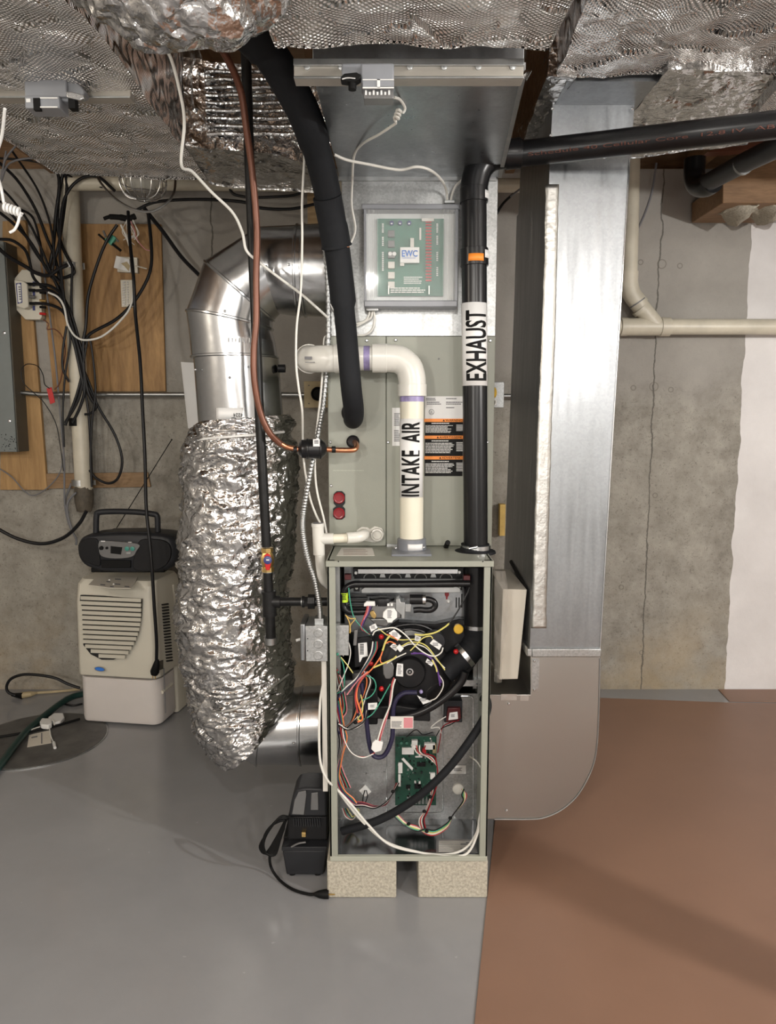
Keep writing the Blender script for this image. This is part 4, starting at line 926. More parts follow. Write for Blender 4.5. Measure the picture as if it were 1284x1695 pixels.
for i in range(len(fm.v)//nR):
    ring_ = fm.v[i*nR:(i+1)*nR]; c = sum(ring_, V((0, 0, 0)))/nR
    for j in range(nR):
        p = ring_[j]; d = (p-c).normalized(); fm.v[i*nR+j] = p + d*crumple(p, c)
O('foil_sleeve', fm, 'foil_crinkle', byp, 'crumpled silver foil insulation sleeve', sharp=180)
O('sleeve_tie', MB().tube(W([(312, 735, BY-.03), (335, 727, BY-.12), (380, 723, BY-.158), (430, 719, BY-.14), (470, 715, BY-.06)]), .0035, 8), 'white', byp, 'pale cable tie')
O('sleeve_tie', MB().tube(W([(316, 1166, BY-.08), (345, 1178, BY-.13), (385, 1175, BY-.165), (430, 1152, BY-.150), (478, 1116, BY-.07)]), .003, 8), 'foiltape', byp)
O('foil_flap', MB().hexa([P(345, 1185, BY-.16), P(330, 1170, BY-.15), P(342, 1150, BY-.15), P(352, 1172, BY-.165)], (.002, -.004, 0)).hexa([P(380, 1262, BY-.1), P(398, 1255, BY-.11), P(406, 1232, BY-.11), P(385, 1240, BY-.12)], (0, -.004, .001)), 'foil_crinkle', byp)
O('yellow_insulation', MB().pprism([(452, 830), (460, 826), (463, 900), (459, 945), (452, 948)], BY-.10, .03), 'yellow', byp, 'strip of yellow fibreglass showing at the seam') if False else None
# ================= PIPES =================
def pvc_elbow(mb, pts, r, n=24): return mb.tube(pts, r, n)
PY = 2.10
ex = T('exhaust_pipe', P(787, 910, PY), 'black exhaust vent pipe rising from the furnace and turning right', 'pipe')
pr = .0345
EP = [P(787, 910, PY), P(784, 322, PY)]
O('vertical_pipe', MB().tube(EP, pr, 32), 'abs', ex)
zz = P(845, 258, 2.10).z
Ye = (zz-CZ)/((P(1284, 207, 1.0).z-CZ))
hA, hB = P(858, 255, 2.09), P(1340, 200, (zz-CZ)/((P(1340, 200, 1.0).z-CZ)))
O('horizontal_pipe', MB().tube([hA, hB], .0325, 28), 'abs', ex)
a = P(784, 318, PY); el = [a]
el = cr([P(784, 322, PY), P(785, 305, PY), P(792, 280, PY), P(808, 262, PY), P(832, 255, 2.09), P(862, 254.5, 2.088)], 5)
O('elbow', MB().tube(el, .0375, 28), 'abs', ex)
O('coupling', MB().tube([P(784, 336, PY), P(784, 312, PY)], .0385, 32), 'abs', ex, bevel=.001)
O('coupling', MB().tube([P(785, 441, PY), P(784.5, 412, PY)], .0385, 32), 'abs', ex, bevel=.001)
O('coupling', MB().tube([P(836, 256, 2.092), P(862, 253, 2.088)], .0385, 32), 'abs', ex, bevel=.001)
def wrap(mb, c_of, r, X0_): return mb
def sleeve(xc, y0, y1, Y, r, a0, a1, n=16):          # part-cylinder label on a vertical pipe
    vs = []
    for y in (y0, y1):
        c = P(xc if not isinstance(xc, tuple) else xc[0 if y == y0 else 1], y, Y)
        for k in range(n+1):
            t_ = R_(a0+(a1-a0)*k/n); vs.append(c + V((r*math.sin(t_), -r*math.cos(t_), 0)))
    return MB().add(vs, [(k, k+1, k+n+2, k+n+1) for k in range(n)])
def wraptext(txt, xc, ytop, ybot, Y, r, half):       # reads bottom-to-top up the pipe
    A, B = P(xc[1], ybot, Y), P(xc[0], ytop, Y); H = B.z-A.z; wd = 2*R_(half)*r
    mb = text(txt, V((0, 0, 0)), (1, 0, 0), (0, 1, 0), H, wd, cuts=14, bold=.024)
    out = []
    for p in mb.v:
        f_ = p.x/H; c = A + (B-A)*f_; ang = (wd/2 - p.y)/r; out.append(c + V((r*math.sin(ang), -r*math.cos(ang), 0)))
    mb.v = out; return mb
O('pipe_label', sleeve((784.5, 786), 503, 639, PY, pr+.0012, -86, 70), 'paper', ex, 'white label reading EXHAUST', solid=.0004)
O('label_lettering', wraptext('EXHAUST', (785.5, 786.5), 516, 631, PY, pr+.0022, 50), 'ink', ex, solid=.0005)
O('coupling_sticker', MB().pprism([(768, 427), (795, 421), (806, 423), (806, 430), (769, 438)], PY-.0395, .0006), 'orange', ex) if False else None
O('coupling_sticker', sleeve((786, 786), 424, 436, PY, .0393, -52, 30), 'orange', ex, 'orange sticker', solid=.0003)
O('coupling_sticker', sleeve((786, 786), 417, 430, PY, .0395, 36, 80), 'paper', ex, 'white sticker', solid=.0003)
O('coupling_sticker', sleeve((785, 785), 319, 332, PY, .0392, 40, 85), 'paper', ex, 'white sticker', solid=.0003)
O('vent_boot', MB().lathe(P(786, 913, PY)+V((0, 0, -.003)), (0, 0, 1), [(0, .060), (.006, .058), (.008, .044), (.022, .040), (.026, .041)], 32), 'rubber', ex, 'black rubber boot')
bz = P(786, 905, PY).z
O('band_clamp', MB().lathe(V((EP[0].x, PY, bz-.006)), (0, 0, 1), [(0, .0405), (0, .0425), (.012, .0425), (.012, .0405)], 32), 'steel', ex, 'steel hose clamp')
O('clamp_screw', MB().cyl(P(776, 908, PY-.045), P(790, 905, PY-.045), .004, 10), 'steel', ex)
pt = text('Schedule 40 Cellular Core  12.8 IV  ABS DWV', V((0, 0, 0)), (1, 0, 0), (0, 1, 0), .70, .009)
dv = (hB-hA).normalized(); dn = V((0, -.86, -.5)); dn = (dn - dv*dn.dot(dv)).normalized(); upv = dv.cross(dn)*-1
upv = upv if upv.z > 0 else -upv
pt.v = [hA + dv*(.03+p.x) + dn*.0329 + upv*p.y for p in pt.v]
O('pipe_print', pt, 'print_red', ex, 'faded printing along the pipe', solid=.0003)

ip = T('intake_pipe', P(681, 905, PY), 'cream intake air pipe rising from the furnace top to an elbow', 'pipe')
ir = .0335
O('vertical_pipe', MB().tube([P(681, 900, PY), P(681.5, 652, PY)], ir, 30), 'cream_pvc', ip)
O('primer_ring', MB().tube([P(681.5, 665, PY), P(681.5, 656, PY)], ir+.0005, 30), 'purple_primer', ip)
O('elbow', MB().tube(cr([P(682, 640, PY), P(681.5, 626, PY), P(676, 608, PY), P(662, 596, PY), P(645, 593, PY), P(632, 593, PY)], 6), .0385, 28), 'white_pvc', ip)
O('elbow_socket', MB().tube([P(682, 656, PY), P(682, 636, PY)], .0405, 30), 'white_pvc', ip, bevel=.001)
O('elbow_socket', MB().tube([P(616, 593, PY), P(640, 593, PY)], .0400, 30), 'white_pvc', ip, bevel=.001)
O('horizontal_pipe', MB().tube([P(545, 594, PY), P(620, 593, PY)], ir, 28), 'white_pvc', ip)
O('primer_ring', MB().tube([P(602, 593, PY), P(612, 593, PY)], ir+.0006, 28), 'purple_primer', ip)
O('wall_elbow', MB().tube(cr([P(570, 594, PY), P(540, 594, PY), P(518, 594.5, PY+.012), P(511, 594, PY+.045), P(511, 592, PY+.10)], 5), .0372, 28), 'white_pvc', ip)
O('elbow_socket', MB().tube([P(553, 594, PY), P(570, 593.5, PY)], .0395, 30), 'white_pvc', ip, bevel=.001)
O('elbow_rim', MB().tube([P(512, 594, PY+.085), P(512, 594, PY+.115)], .042, 30), 'white_pvc', ip)
O('wall_run', MB().tube([P(512, 593, PY+.09), V((P(512, 593, PY+.09).x+.02, 3.3, 1.56))], ir, 24), 'cream_pvc', ip)
O('barcode_print', MB().pbox(504, 590, 516, 595, PY-.0378, .0005), 'dimink', ip)
O('small_print', MB().pbox(505, 599, 521, 600.2, PY-.0368, .0005), 'dimink', ip)
O('flange_socket', MB().lathe(P(681, 914, PY)+V((0, 0, 0)), (0, 0, 1), [(0, .050), (.003, .044), (.012, .0425), (.040, .0410), (.042, .034)], 30), 'grey_pvc', ip, 'grey flange socket')
O('flange_plate', MB().box(tuple(PZ(648, 921, zt)), tuple(PZ(711, 911, zt)+V((0, 0, .006)))), 'grey_pvc', ip, 'grey square flange', bevel=.001)
O('flange_sticker', sleeve((683, 683), 897, 907, PY, .0432, -22, 38), 'paper', ip, 'white sticker', solid=.0003)
screws(ip, [(655, 907), (701, 906)], PY-.03, .004)
O('pipe_label', sleeve((681.5, 681), 693, 822, PY, ir+.001, -80, 66), 'paper', ip, 'white label reading INTAKE AIR', solid=.0004)
O('label_lettering', wraptext('INTAKE  AIR', (680.5, 680), 697, 820, PY, ir+.0020, 51), 'ink', ip, solid=.0005)

# suction line
sl = T('suction_line', P(585, 700, 2.1), 'thick black foam-insulated pipe sweeping down into the coil cabinet', 'pipe')
O('foam_insulation', MB().tube(W([(330, -60, 1.62), (395, 30, 1.66), (440, 80, 1.70), (478, 140, 1.75), (508, 200, 1.82), (530, 270, 1.90), (546, 340, 1.96), (556, 400, 2.0), (566, 480, 2.02), (574, 560, 1.995), (581, 640, 2.00), (585, 675, 2.04), (585, 690, 2.09), (584, 694, 2.18)], seg=8), [.044]*17+[.038]*20+[.034]*30+[.028]*38, 28), 'rubber', sl)
# armaflex wrap joint
O('foam_wrap', MB().tube(W([(541, 325, 1.94), (551, 375, 1.98), (557, 408, 2.0)]), [.036]*8+[.038]*8+[.041], 24), 'rubber', sl, 'overlapping end of the foam', sharp=20)
O('copper_end', MB().cyl(P(572, 400, 1.99), P(572, 410, 1.99), .010, 12), 'copper', sl)
O('line_gap', MB().tube(W([(406, 40, 1.74), (408, 90, 1.86), (409, 200, 2.0)]), .016, 14), 'ink', sl) if False else None

# copper liquid line with filter drier
ll = T('liquid_line', P(517, 760, 2.08), 'brown copper refrigerant line with a black filter drier', 'pipe')
cpth = W([(300, -40, 1.72), (345, 50, 1.78), (375, 95, 1.84), (398, 150, 1.9), (408, 215, 1.94), (418, 290, 1.98), (425, 380, 2.0), (424, 460, 2.0), (424, 530, 2.0), (420, 580, 2.0), (421, 630, 2.0), (430, 680, 2.01), (445, 715, 2.02), (464, 735, 2.04)], seg=6)
O('copper_tube', MB().tube(cpth, .0088, 14), 'copper_brown', ll)
O('copper_tube', MB().tube(W([(462, 733, 2.04), (475, 740, 2.05), (496, 744, 2.06)]), .0075, 12), 'copper', ll)
O('filter_drier', MB().lathe(P(493, 743, 2.06), P(542, 743, 2.07)-P(493, 743, 2.06), [(0, .008), (.004, .018), (.010, .025), (.022, .027), (.024, .0285), (.028, .0285), (.030, .027), (.058, .027), (.060, .0285), (.064, .0285), (.066, .026), (.074, .019), (.080, .010)], 28), 'abs', ll, 'black glossy filter drier')
O('drier_label', MB().pbox(518, 727, 529, 739, 2.035, .002), 'paper', ll, 'small white barcode label'); O('label_print', bars(MB(), 520, 729, 527, 735, 2.0345, 3, 0), 'ink', ll)
O('copper_tube', MB().tube(W([(540, 744, 2.07), (560, 745, 2.08), (582, 745, 2.09), (589, 742, 2.10), (590, 736, 2.13), (586, 731, 2.18)]), .0075, 12), 'copper', ll, 'bare bright copper stub')
for x in (552, 488): O('solder_joint', MB().tube([P(x-3, 744, 2.072 if x > 500 else 2.055), P(x+3, 744, 2.074 if x > 500 else 2.057)], .0095, 12), 'iron', ll)

# gas pipe
gp = T('gas_pipe', P(448, 1066, 2.08), 'black iron gas pipe running down with a red-handled shutoff valve', 'pipe')
GY = 2.05
O('pipe_run', MB().tube([P(406, 60, GY), P(412, 250, GY), P(428, 660, GY), P(441, 905, GY)], .0135, 18), 'iron', gp)
O('shutoff_valve', MB().lathe(P(443, 946, GY), P(441.5, 905, GY)-P(443, 946, GY), [(0, .0175), (.012, .0175), (.014, .014), (.026, .019), (.042, .019), (.054, .014), (.056, .0175), (.068, .0175)], 8), 'brass', gp, 'brass valve body')
O('valve_handle', MB().pprism([(437, 919), (442, 916), (447, 919), (449, 928), (446, 944), (440, 944), (437, 930)], GY-.034, .006), 'red', gp, 'red lever handle', bevel=.0015)
O('valve_cap', MB().lathe(P(443, 927, GY-.034), (0, -1, 0), [(0, .0115), (.003, .0115), (.004, .0095), (.0041, 0)], 20), 'navy', gp, 'blue round cap')
O('cap_mark', MB().tube([P(443+4.6*math.cos(t_), 927+4.6*math.sin(t_), GY-.0375) for t_ in (2*math.pi*k/16 for k in range(17))], .0006, 5).pbox(440.5, 925.8, 445.5, 928, GY-.0385, .0005), 'white_ink', gp)
O('pipe_nipple', MB().tube([P(443, 946, GY), P(444.5, 985, GY)], .0135, 18), 'iron', gp)
O('tee_fitting', MB().tube([P(444.5, 979, GY), P(446.5, 1018, GY)], .0195, 20).tube([P(445.5, 996, GY), P(464, 996, GY)], .0175, 20).tube([P(444.3, 978, GY), P(444.5, 982, GY)], .0215, 20).tube([P(446.3, 1014, GY), P(446.6, 1019, GY)], .0205, 20), 'iron', gp)
O('drip_leg', MB().tube([P(446.5, 1018, GY), P(448, 1058, GY)], .0145, 18), 'iron', gp)
O('pipe_cap', MB().tube([P(448, 1055, GY), P(448.4, 1066, GY)], [.0175, .0165], 18), 'dullsteel', gp)
O('branch_pipe', MB().tube([P(464, 996, GY), P(545, 996, GY)], .0125, 16), 'iron', gp)
O('union_fitting', MB().tube([P(500, 996, GY), P(504, 996, GY)], .017, 12).tube([P(504, 996, GY), P(513, 996, GY)], .0155, 6).tube([P(510, 996, GY), P(521, 996, GY)], .0215, 8), 'iron', gp)
O('thread_ring', MB().tube([P(499, 996, GY), P(500.5, 996, GY)], .015, 16).tube([P(443, 944, GY), P(443, 947, GY)], .0165, 8), 'dullsteel', gp)

# condensate drain tee assembly
cd_ = T('condensate_drain', P(530, 965, 2.06), 'white pvc drain tee and trap at the coil cabinet outlet', 'pipe')
DYc = 2.06
O('tee_fitting', MB().tube([P(526, 868, DYc), P(528, 918, DYc)], .0165, 22).tube([P(525.8, 866, DYc), P(525.9, 872, DYc)], .0178, 22).tube([P(527, 892, DYc), P(552, 891.5, DYc)], .0158, 20), 'white_pvc', cd_, bevel=.0008)
O('open_end', MB().cyl(P(525.8, 865.5, DYc), P(525.8, 865, DYc), .014, 20), 'dimink', cd_)
O('drain_pipe', MB().tube([P(550, 891.5, DYc), P(582, 890, DYc+.01)], .0128, 18), 'cream_pvc', cd_)
O('elbow', MB().tube(cr([P(574, 890.5, DYc), P(592, 889, DYc+.01), P(601, 886, DYc+.03), P(602, 884, DYc+.09), P(602, 884, DYc+.125)], 5), .0158, 20), 'white_pvc', cd_)
O('drop_pipe', MB().tube(cr([P(529, 915, DYc), P(531, 940, DYc), P(535, 958, DYc+.01), P(545, 968, DYc+.03)], 5), .0142, 18), 'white_pvc', cd_)

# service switch box + armoured cable
sb = T('switch_box', P(523, 1097, 1.98), 'metal switch box with a white toggle on the furnace side', 'switch box')
a, b_ = P(505, 1036, 1.95), P(540, 1095, 1.95)
O('box_body', MB().box((a.x, 1.95, b_.z), (fx0-.001, 2.05, a.z)), 'galv', sb, bevel=.0015)
O('face_plate', MB().box((a.x-.014, 1.948, b_.z+.002), (a.x-.001, 2.055, a.z+.006)), 'galv_flat', sb, bevel=.003)
O('toggle', MB().cyl(V((a.x-.012, 2.0, (a.z+b_.z)/2)), V((a.x-.030, 1.99, (a.z+b_.z)/2-.003)), .004, 10), 'white', sb)
for y in (1048, 1066, 1085): O('knockout', MB().lathe(P(526.5, y, 1.9495), (0, -1, 0), [(0, .0125), (.0006, .0125), (.0012, .0112), (.0007, .0108), (.0007, 0)], 24), 'galv', sb)
for y in (1057, 1077): O('screw_hole', MB().cyl(P(509, y, 1.9495), P(509, y, 1.949), .0018, 8), 'ink', sb)
O('cable_connector', MB().pbox(520, 1024, 536, 1036, 1.97, .04), 'dullsteel', sb, bevel=.002)
ap = W([(507, 240, 1.98), (520, 300, 2.05), (532, 370, 2.10), (541, 450, 2.14), (543, 560, 2.152), (536, 660, 2.15), (526, 720, 2.12), (512, 790, 2.08), (502, 850, 2.03), (501, 880, 2.0), (508, 920, 1.98), (522, 965, 1.975), (529, 1005, 1.98), (530, 1030, 1.98)], seg=34)
am = MB(); am.tube(ap, [.0068+.0016*math.sin(i*2.1) for i in range(len(ap))], 8)
O('armoured_cable', am, 'dullsteel', label='ribbed metal armoured cable hanging down to the switch box', cat='cable', sharp=180)

# thermostat wires
def cable(pix, Y, r, mat, label, cat='cable', grp=None, name='cable', seg=8, n=8):
    return O(name, MB().tube(W(pix, Y, seg), r, n), mat, label=label, cat=cat, group=grp)
def coil_pts(c, axis, r, turns, n=14, u=None):
    axis = V(axis); L = axis.length; d = axis.normalized(); u = d.orthogonal().normalized() if u is None else V(u).normalized(); w_ = d.cross(u)
    return [V(c) + d*L*(k/(turns*n)) + (u*math.cos(2*math.pi*k/n) + w_*math.sin(2*math.pi*k/n))*r for k in range(turns*n+1)]
c0 = P(661, 182, 1.70); cc = coil_pts(c0, P(655, 198, 1.72)-c0, .009, 3, 14, (0, 1, 0))
wpt = cr([P(652, 161, 1.62), P(662, 165, 1.66), P(670, 178, 1.70), P(668, 186, 1.70)], 6) + cc + cr([P(655, 204, 1.74), P(628, 222, 1.80), P(600, 238, 1.9), P(586, 258, 2.0), P(583, 300, 2.1), P(582, 340, 2.13), P(588, 380, 2.14), P(577, 410, 2.13)], 6)
O('thermostat_wire', MB().tube(wpt, .0030, 8), 'wwire', label='white wire with a small coil hanging from the centre damper motor', cat='wire')
cable([(553, 256, 1.92), (575, 265, 1.94), (610, 272, 1.96), (660, 281, 1.98), (690, 276, 1.97), (714, 283, 2.0), (732, 300, 2.10), (739, 318, 2.145), (740, 332, 2.15)], None, .0036, 'wwire', 'white wire running over to the top of the clear control box', 'wire', name='thermostat_wire')
cable([(766, 297, 2.14), (754, 308, 2.145), (748, 322, 2.15), (746, 332, 2.15)], None, .0034, 'wwire', 'short white wire tucked between exhaust pipe and control box', 'wire', name='thermostat_wire')
cable([(248, 50, 1.6), (262, 68, 1.62), (280, 90, 1.65), (295, 140, 1.7), (305, 200, 1.75), (300, 272, 1.8), (318, 284, 1.84), (350, 318, 1.9), (385, 352, 1.95), (401, 385, 1.98), (408, 415, 2.0), (430, 435, 2.02), (465, 462, 2.06), (500, 488, 2.1), (525, 510, 2.12), (545, 528, 2.15)], None, .0036, 'wwire', 'long white wire drooping across the round steel elbow', 'wire', name='thermostat_wire')
cable([(505, 243, 1.9), (500, 330, 1.96), (500, 400, 1.98), (498, 480, 1.99), (491, 540, 2.0), (490, 600, 2.0), (494, 640, 2.0), (500, 680, 2.01), (501, 730, 2.1), (503, 765, 2.1), (512, 820, 2.1), (522, 850, 2.09), (530, 866, 2.06)], None, .0030, 'wwire', 'long straight white wire hanging left of the intake elbow', 'wire', name='thermostat_wire')
cable([(534, 612, 2.15), (530, 660, 2.14), (523, 722, 2.13), (521, 765, 2.11), (524, 810, 2.11), (536, 860, 2.10), (543, 900, 2.1)], None, .0030, 'wwire', 'white wire passing behind the black filter drier into the drain tee area', 'wire', name='thermostat_wire')
cable([(543, 555, 2.17), (536, 562, 2.16), (536, 600, 2.16)], None, .0024, 'wwire', 'short white wire loop above the intake elbow', 'wire', name='thermostat_wire')
cable([(552, 448, 2.16), (541, 470, 2.16), (544, 500, 2.16), (560, 522, 2.165)], None, .003, 'wwire', 'white wire looping behind the suction line beside the plenum', 'wire', name='thermostat_wire')
for k, (px_, lb) in enumerate((((612, 514), 'white wire from the control box bottom, upper of the pair'), ((616, 514), 'white wire from the control box bottom, lower of the pair'), ((622, 514), 'white wire hanging in a hook below the control box'))):
    q_ = [(px_[0], 512), (px_[0]-2, 522+3*k), (604-k, 531+2*k), (590, 536+4*k)] if k < 2 else [(618, 512), (620, 528), (616, 545), (605, 554), (590, 555)]
    cable(q_, 2.165, .0030, 'wwire', lb, 'wire', name='thermostat_wire')
cable([(575, 412, 2.13), (590, 350, 2.14), (585, 395, 2.135), (592, 410, 2.13), (580, 400, 2.13)], None, .002, 'wwire', 'thin white wire end beside the foam joint of the suction line', 'wire', name='thermostat_wire') if False else None
# wires hanging loose inside the furnace and out to its left side
cable([(533, 1090, 1.99), (536, 1120, 1.99), (530, 1160, 1.97), (528, 1210, 1.95), (530, 1260, 1.94), (541, 1290, 1.94), (556, 1305, 1.96), (580, 1330, 1.96), (610, 1366, 1.96), (645, 1398, 1.965), (700, 1412, 1.97), (742, 1414, 1.97), (770, 1404, 1.97), (788, 1380, 1.98), (794, 1350, 1.98), (800, 1322, 2.0)], None, .0034, 'wwire', 'white cable sweeping through the bottom of the open furnace, upper of two', 'cable', name='thermostat_cable')
cable([(553, 1300, 1.97), (575, 1330, 1.97), (600, 1360, 1.97), (640, 1394, 1.97), (690, 1410, 1.97), (735, 1417, 1.955), (766, 1416, 1.955), (782, 1400, 1.96), (796, 1360, 1.97), (801, 1330, 2.0)], None, .0034, 'wwire', 'white cable sweeping through the bottom of the open furnace, lower of two', 'cable', name='thermostat_cable')
cable([(777, 1252, 2.12), (790, 1262, 2.1), (801, 1282, 2.05)], None, .0022, 'wwire', 'short white wire end poking from the right furnace wall', 'wire', name='thermostat_wire')
# coiled pigtail at far left
c0 = P(6, 342, 1.75); cc = coil_pts(c0, P(34, 352, 1.75)-c0, .008, 5, 12, (0, 1, 0))
O('thermostat_wire', MB().tube(cr([P(8, 180, 1.6), P(3, 225, 1.65), P(-8, 270, 1.7), P(2, 312, 1.75), P(6, 335, 1.75)], 6) + cc + cr([P(33, 352, 1.75), P(30, 368, 1.75), P(24, 380, 1.75), P(16, 385, 1.75)], 5), .0032, 8), 'white', label='white wire with a coiled pigtail dangling at the far left', cat='wire')

# ================= CONCRETE BLOCKS, PUMP =================
for x0, x1, lb in ((541, 656, 'rough concrete block under the left side of the furnace'), (692, 807, 'rough concrete block under the right side of the furnace')):
    a, b_ = P(x0, 1456, FY), P(x1, 1456, FY)
    bm_ = MB().box((a.x, FY+.002, .0), (b_.x, FY+.40, zb-.0005)); O('concrete_block', bm_, 'concrete', label=lb, cat='block', group='concrete blocks under the furnace', bevel=.004)
pp = T('condensate_pump', PZ(505, 1450), 'black condensate pump with a wound cord, on the floor left of the furnace', 'pump')
QY = 2.045
def tapered(mb, x0, x1, y0, x2, x3, y1, Y, t): return mb.hexa([P(x2, y1, Y), P(x3, y1, Y), P(x1, y0, Y), P(x0, y0, Y)], (0, t, 0))
gb = P(504, 1450, QY).z
O('reservoir', tapered(MB(), 467, 541, 1408, 474, 535, 1448, QY, .13), 'charcoal', pp, bevel=.004)
O('reservoir_rim', MB().pbox(466, 1402, 541, 1409, QY-.003, .14), 'charcoal', pp, bevel=.002)
for x in (484, 526):
    q_ = P(x, 1450, QY+.02); O('foot', MB().cyl(V((q_.x, q_.y, 0)), V((q_.x, q_.y, P(x, 1446, QY).z)), .010, 12), 'black', pp)
    O('foot', MB().cyl(V((q_.x, q_.y+.09, 0)), V((q_.x, q_.y+.09, P(x, 1446, QY).z)), .010, 12), 'black', pp)
O('pump_base', MB().pbox(469, 1385, 540, 1403, QY+.03, .09).pprism([(476, 1352), (541, 1352), (541, 1390), (476, 1390)], QY+.01, .10), 'black', pp, bevel=.003)
O('motor_cover', MB().pprism([(478, 1352), (480, 1336), (484, 1318), (491, 1307), (505, 1304), (532, 1305), (540, 1312), (541, 1352)], QY+.005, .10), 'charcoal', pp, bevel=.006)
O('cover_highlight_panel', MB().pprism([(483, 1348), (487, 1325), (494, 1311), (506, 1309), (507, 1316), (503, 1349)], QY+.001, .004).pprism([(514, 1341), (515, 1313), (526, 1312), (527, 1341)], QY+.001, .004), 'silverplastic', pp, 'grey panel shaped as a highlight', bevel=.001)  # highlights of the glossy cover put in as grey panels
vt = MB()
for k in range(12): vt.pprism([(485+3.9*k, 1355), (486.6+3.9*k, 1355), (487.6+3.9*k, 1368), (485.4+3.9*k, 1368)], QY+.004, .01)
O('vent_ribs', vt, 'charcoal', pp)
O('float_switch', MB().pbox(499, 1378, 506, 1386, QY-.002, .02), 'brass', pp, bevel=.001)
O('drain_tube', MB().tube(W([(482, 1402), (494, 1396), (506, 1394)], QY+.0), .003, 8), 'silverplastic', pp)
cpts = []
for k in range(6):
    off = k*3
    cpts += [P(478-off*.6, 1352+off*.4, QY-.02-.004*(k % 3)), P(464-off, 1352+off, QY-.03), P(447-off*.7, 1372+off, QY-.035), P(430+off*.6, 1400+off*.7, QY-.03), P(440+off, 1412+off*.2, QY-.025), P(458+off*.4, 1385+off*.2, QY-.02), P(470, 1362+off*.6, QY-.02)]
O('power_cord', MB().tube(cr(cpts, 6), .0034, 8), 'ink', pp, 'cord wound in a hanging bundle')
O('cord_tail', MB().tube(cr([P(446, 1410, QY-.02), PZ(448, 1434, .03), PZ(462, 1456, .006), PZ(484, 1472, .006), PZ(510, 1480, .006), PZ(522, 1480, .008)], 8), .0042, 8), 'ink', pp)
q0, q1 = PZ(520, 1480, .012), PZ(544, 1480, .012)
O('plug', MB().tube([q0, q0*.7+q1*.3, q0*.3+q1*.7, q1], [.005, .010, .013, .013], 12), 'ink', pp, 'black moulded plug')
O('plug_prongs', MB().box(q1+V((0, -.008, .002)), q1+V((.018, -.004, .004))).box(q1+V((0, .004, .002)), q1+V((.018, .008, .004))), 'brass', pp)
# ================= LEFT WALL: BOARDS, PANEL, PIPES =================
BYF = WY - .018
def board(pix, Y, t, mat, label, name='plywood_board'):
    return O(name, MB().prism([P(x, y, Y) for x, y in pix], (0, t, 0)), mat, label=label, cat='board', bevel=.0015)
board([(60, 370), (266, 371), (274, 648), (88, 648)], BYF, .017, 'ply', 'large brown plywood board on the wall behind the cables')
board([(4, 366), (42, 364), (78, 811), (0, 811)], BYF-.004, .021, 'ply2', 'narrow yellowish plywood strip beside the grey electrical panel')
board([(76, 784), (244, 782), (249, 806), (78, 809)], BYF, .017, 'batten', 'short horizontal wooden batten low on the left wall', 'wood_batten')
ep = T('electrical_panel', P(0, 748, 3.45), 'grey electrical panel cut off by the left edge of the picture', 'electrical panel')
a, b_ = P(-60, 400, 3.46), P(30, 748, 3.46)
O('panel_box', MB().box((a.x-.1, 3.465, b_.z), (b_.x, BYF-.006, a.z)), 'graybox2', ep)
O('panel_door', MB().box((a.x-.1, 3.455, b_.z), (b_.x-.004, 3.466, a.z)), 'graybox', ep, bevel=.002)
for y in (551, 697): O('panel_screw', MB().lathe(P(7+.06*(y-551), y, 3.455), (0, -1, 0), [(0, .009), (.003, .008), (.005, .003), (.0051, 0)], 14), 'steel', ep)
sx_ = P(-20, 720, 3.455)
sp_ = MB(); rs = random.Random(3)
for k in range(46):
    x, y = 2+rs.random()*25, 718+rs.random()*28; sp_.lathe(P(x, y, 3.4545), (0, -1, 0), [(0, rs.uniform(.0008, .0028)), (.0003, .0005)], 6)
O('rust_spots', sp_, 'ink', ep)
vp = T('vent_riser', P(140, 845, 3.50), 'long white pvc pipe strapped to the wall left of the round duct', 'pipe')
VY = 3.50
O('pipe', MB().tube([P(115, 300, VY), P(126, 560, VY), P(139, 812, VY)], .040, 26), 'old_pvc', vp)
O('strap', MB().tube([P(119.5, 436, VY), P(119.8, 446, VY)], .0425, 26).pbox(122, 435, 140, 446, VY+.02, .008), 'dullsteel', vp, bevel=.001)
O('strap', MB().tube([P(133.5, 794, VY), P(134, 804, VY)], .0425, 26).pbox(118, 795, 158, 803, VY+.03, .006), 'dullsteel', vp)
O('tape_patch', MB().tube([P(129.2, 692, VY), P(129.8, 705, VY)], .0412, 26), 'ink', vp, 'black tape patch')
O('putty_end', MB().rings([[c + V((r*math.cos(t_)*1.0, r*math.sin(t_), .004*math.sin(5*t_))) for t_ in (2*math.pi*k/18 for k in range(18))] for c, r in ((P(138, 806, VY), .041), (P(139, 820, VY), .045), (P(140, 838, VY), .040), (P(140, 846, VY), .034))]), 'tape_putty', vp, 'crumpled brown tape at the pipe end')
O('ceiling_pipe', MB().tube([P(110, 304, 3.45), P(330, 304, 3.45), P(500, 306, 3.45), P(860, 307, 3.45)], .030, 20), 'old_pvc', label='white pipe running level along the top of the back wall', cat='pipe')
cdt = O('conduit', MB().tube([P(36, 650, 3.53), P(70, 653, 3.53), P(400, 653, 3.53), P(640, 654, 3.53), P(900, 656, 3.53)], .011, 14), 'dullsteel', label='thin metal conduit running level across the back wall', cat='conduit')
O('junction_cover', MB().pbox(300, 600, 326, 710, 3.30, .04), 'white', label='white upright panel on the wall peeking out left of the round duct', cat='panel', bevel=.003) if False else None
O('white_panel', MB().pprism([(299, 599), (330, 601), (330, 711), (311, 709)], 3.50, .088), 'paper', label='thin white upright panel peeking out left of the round duct', cat='panel', bevel=.001)
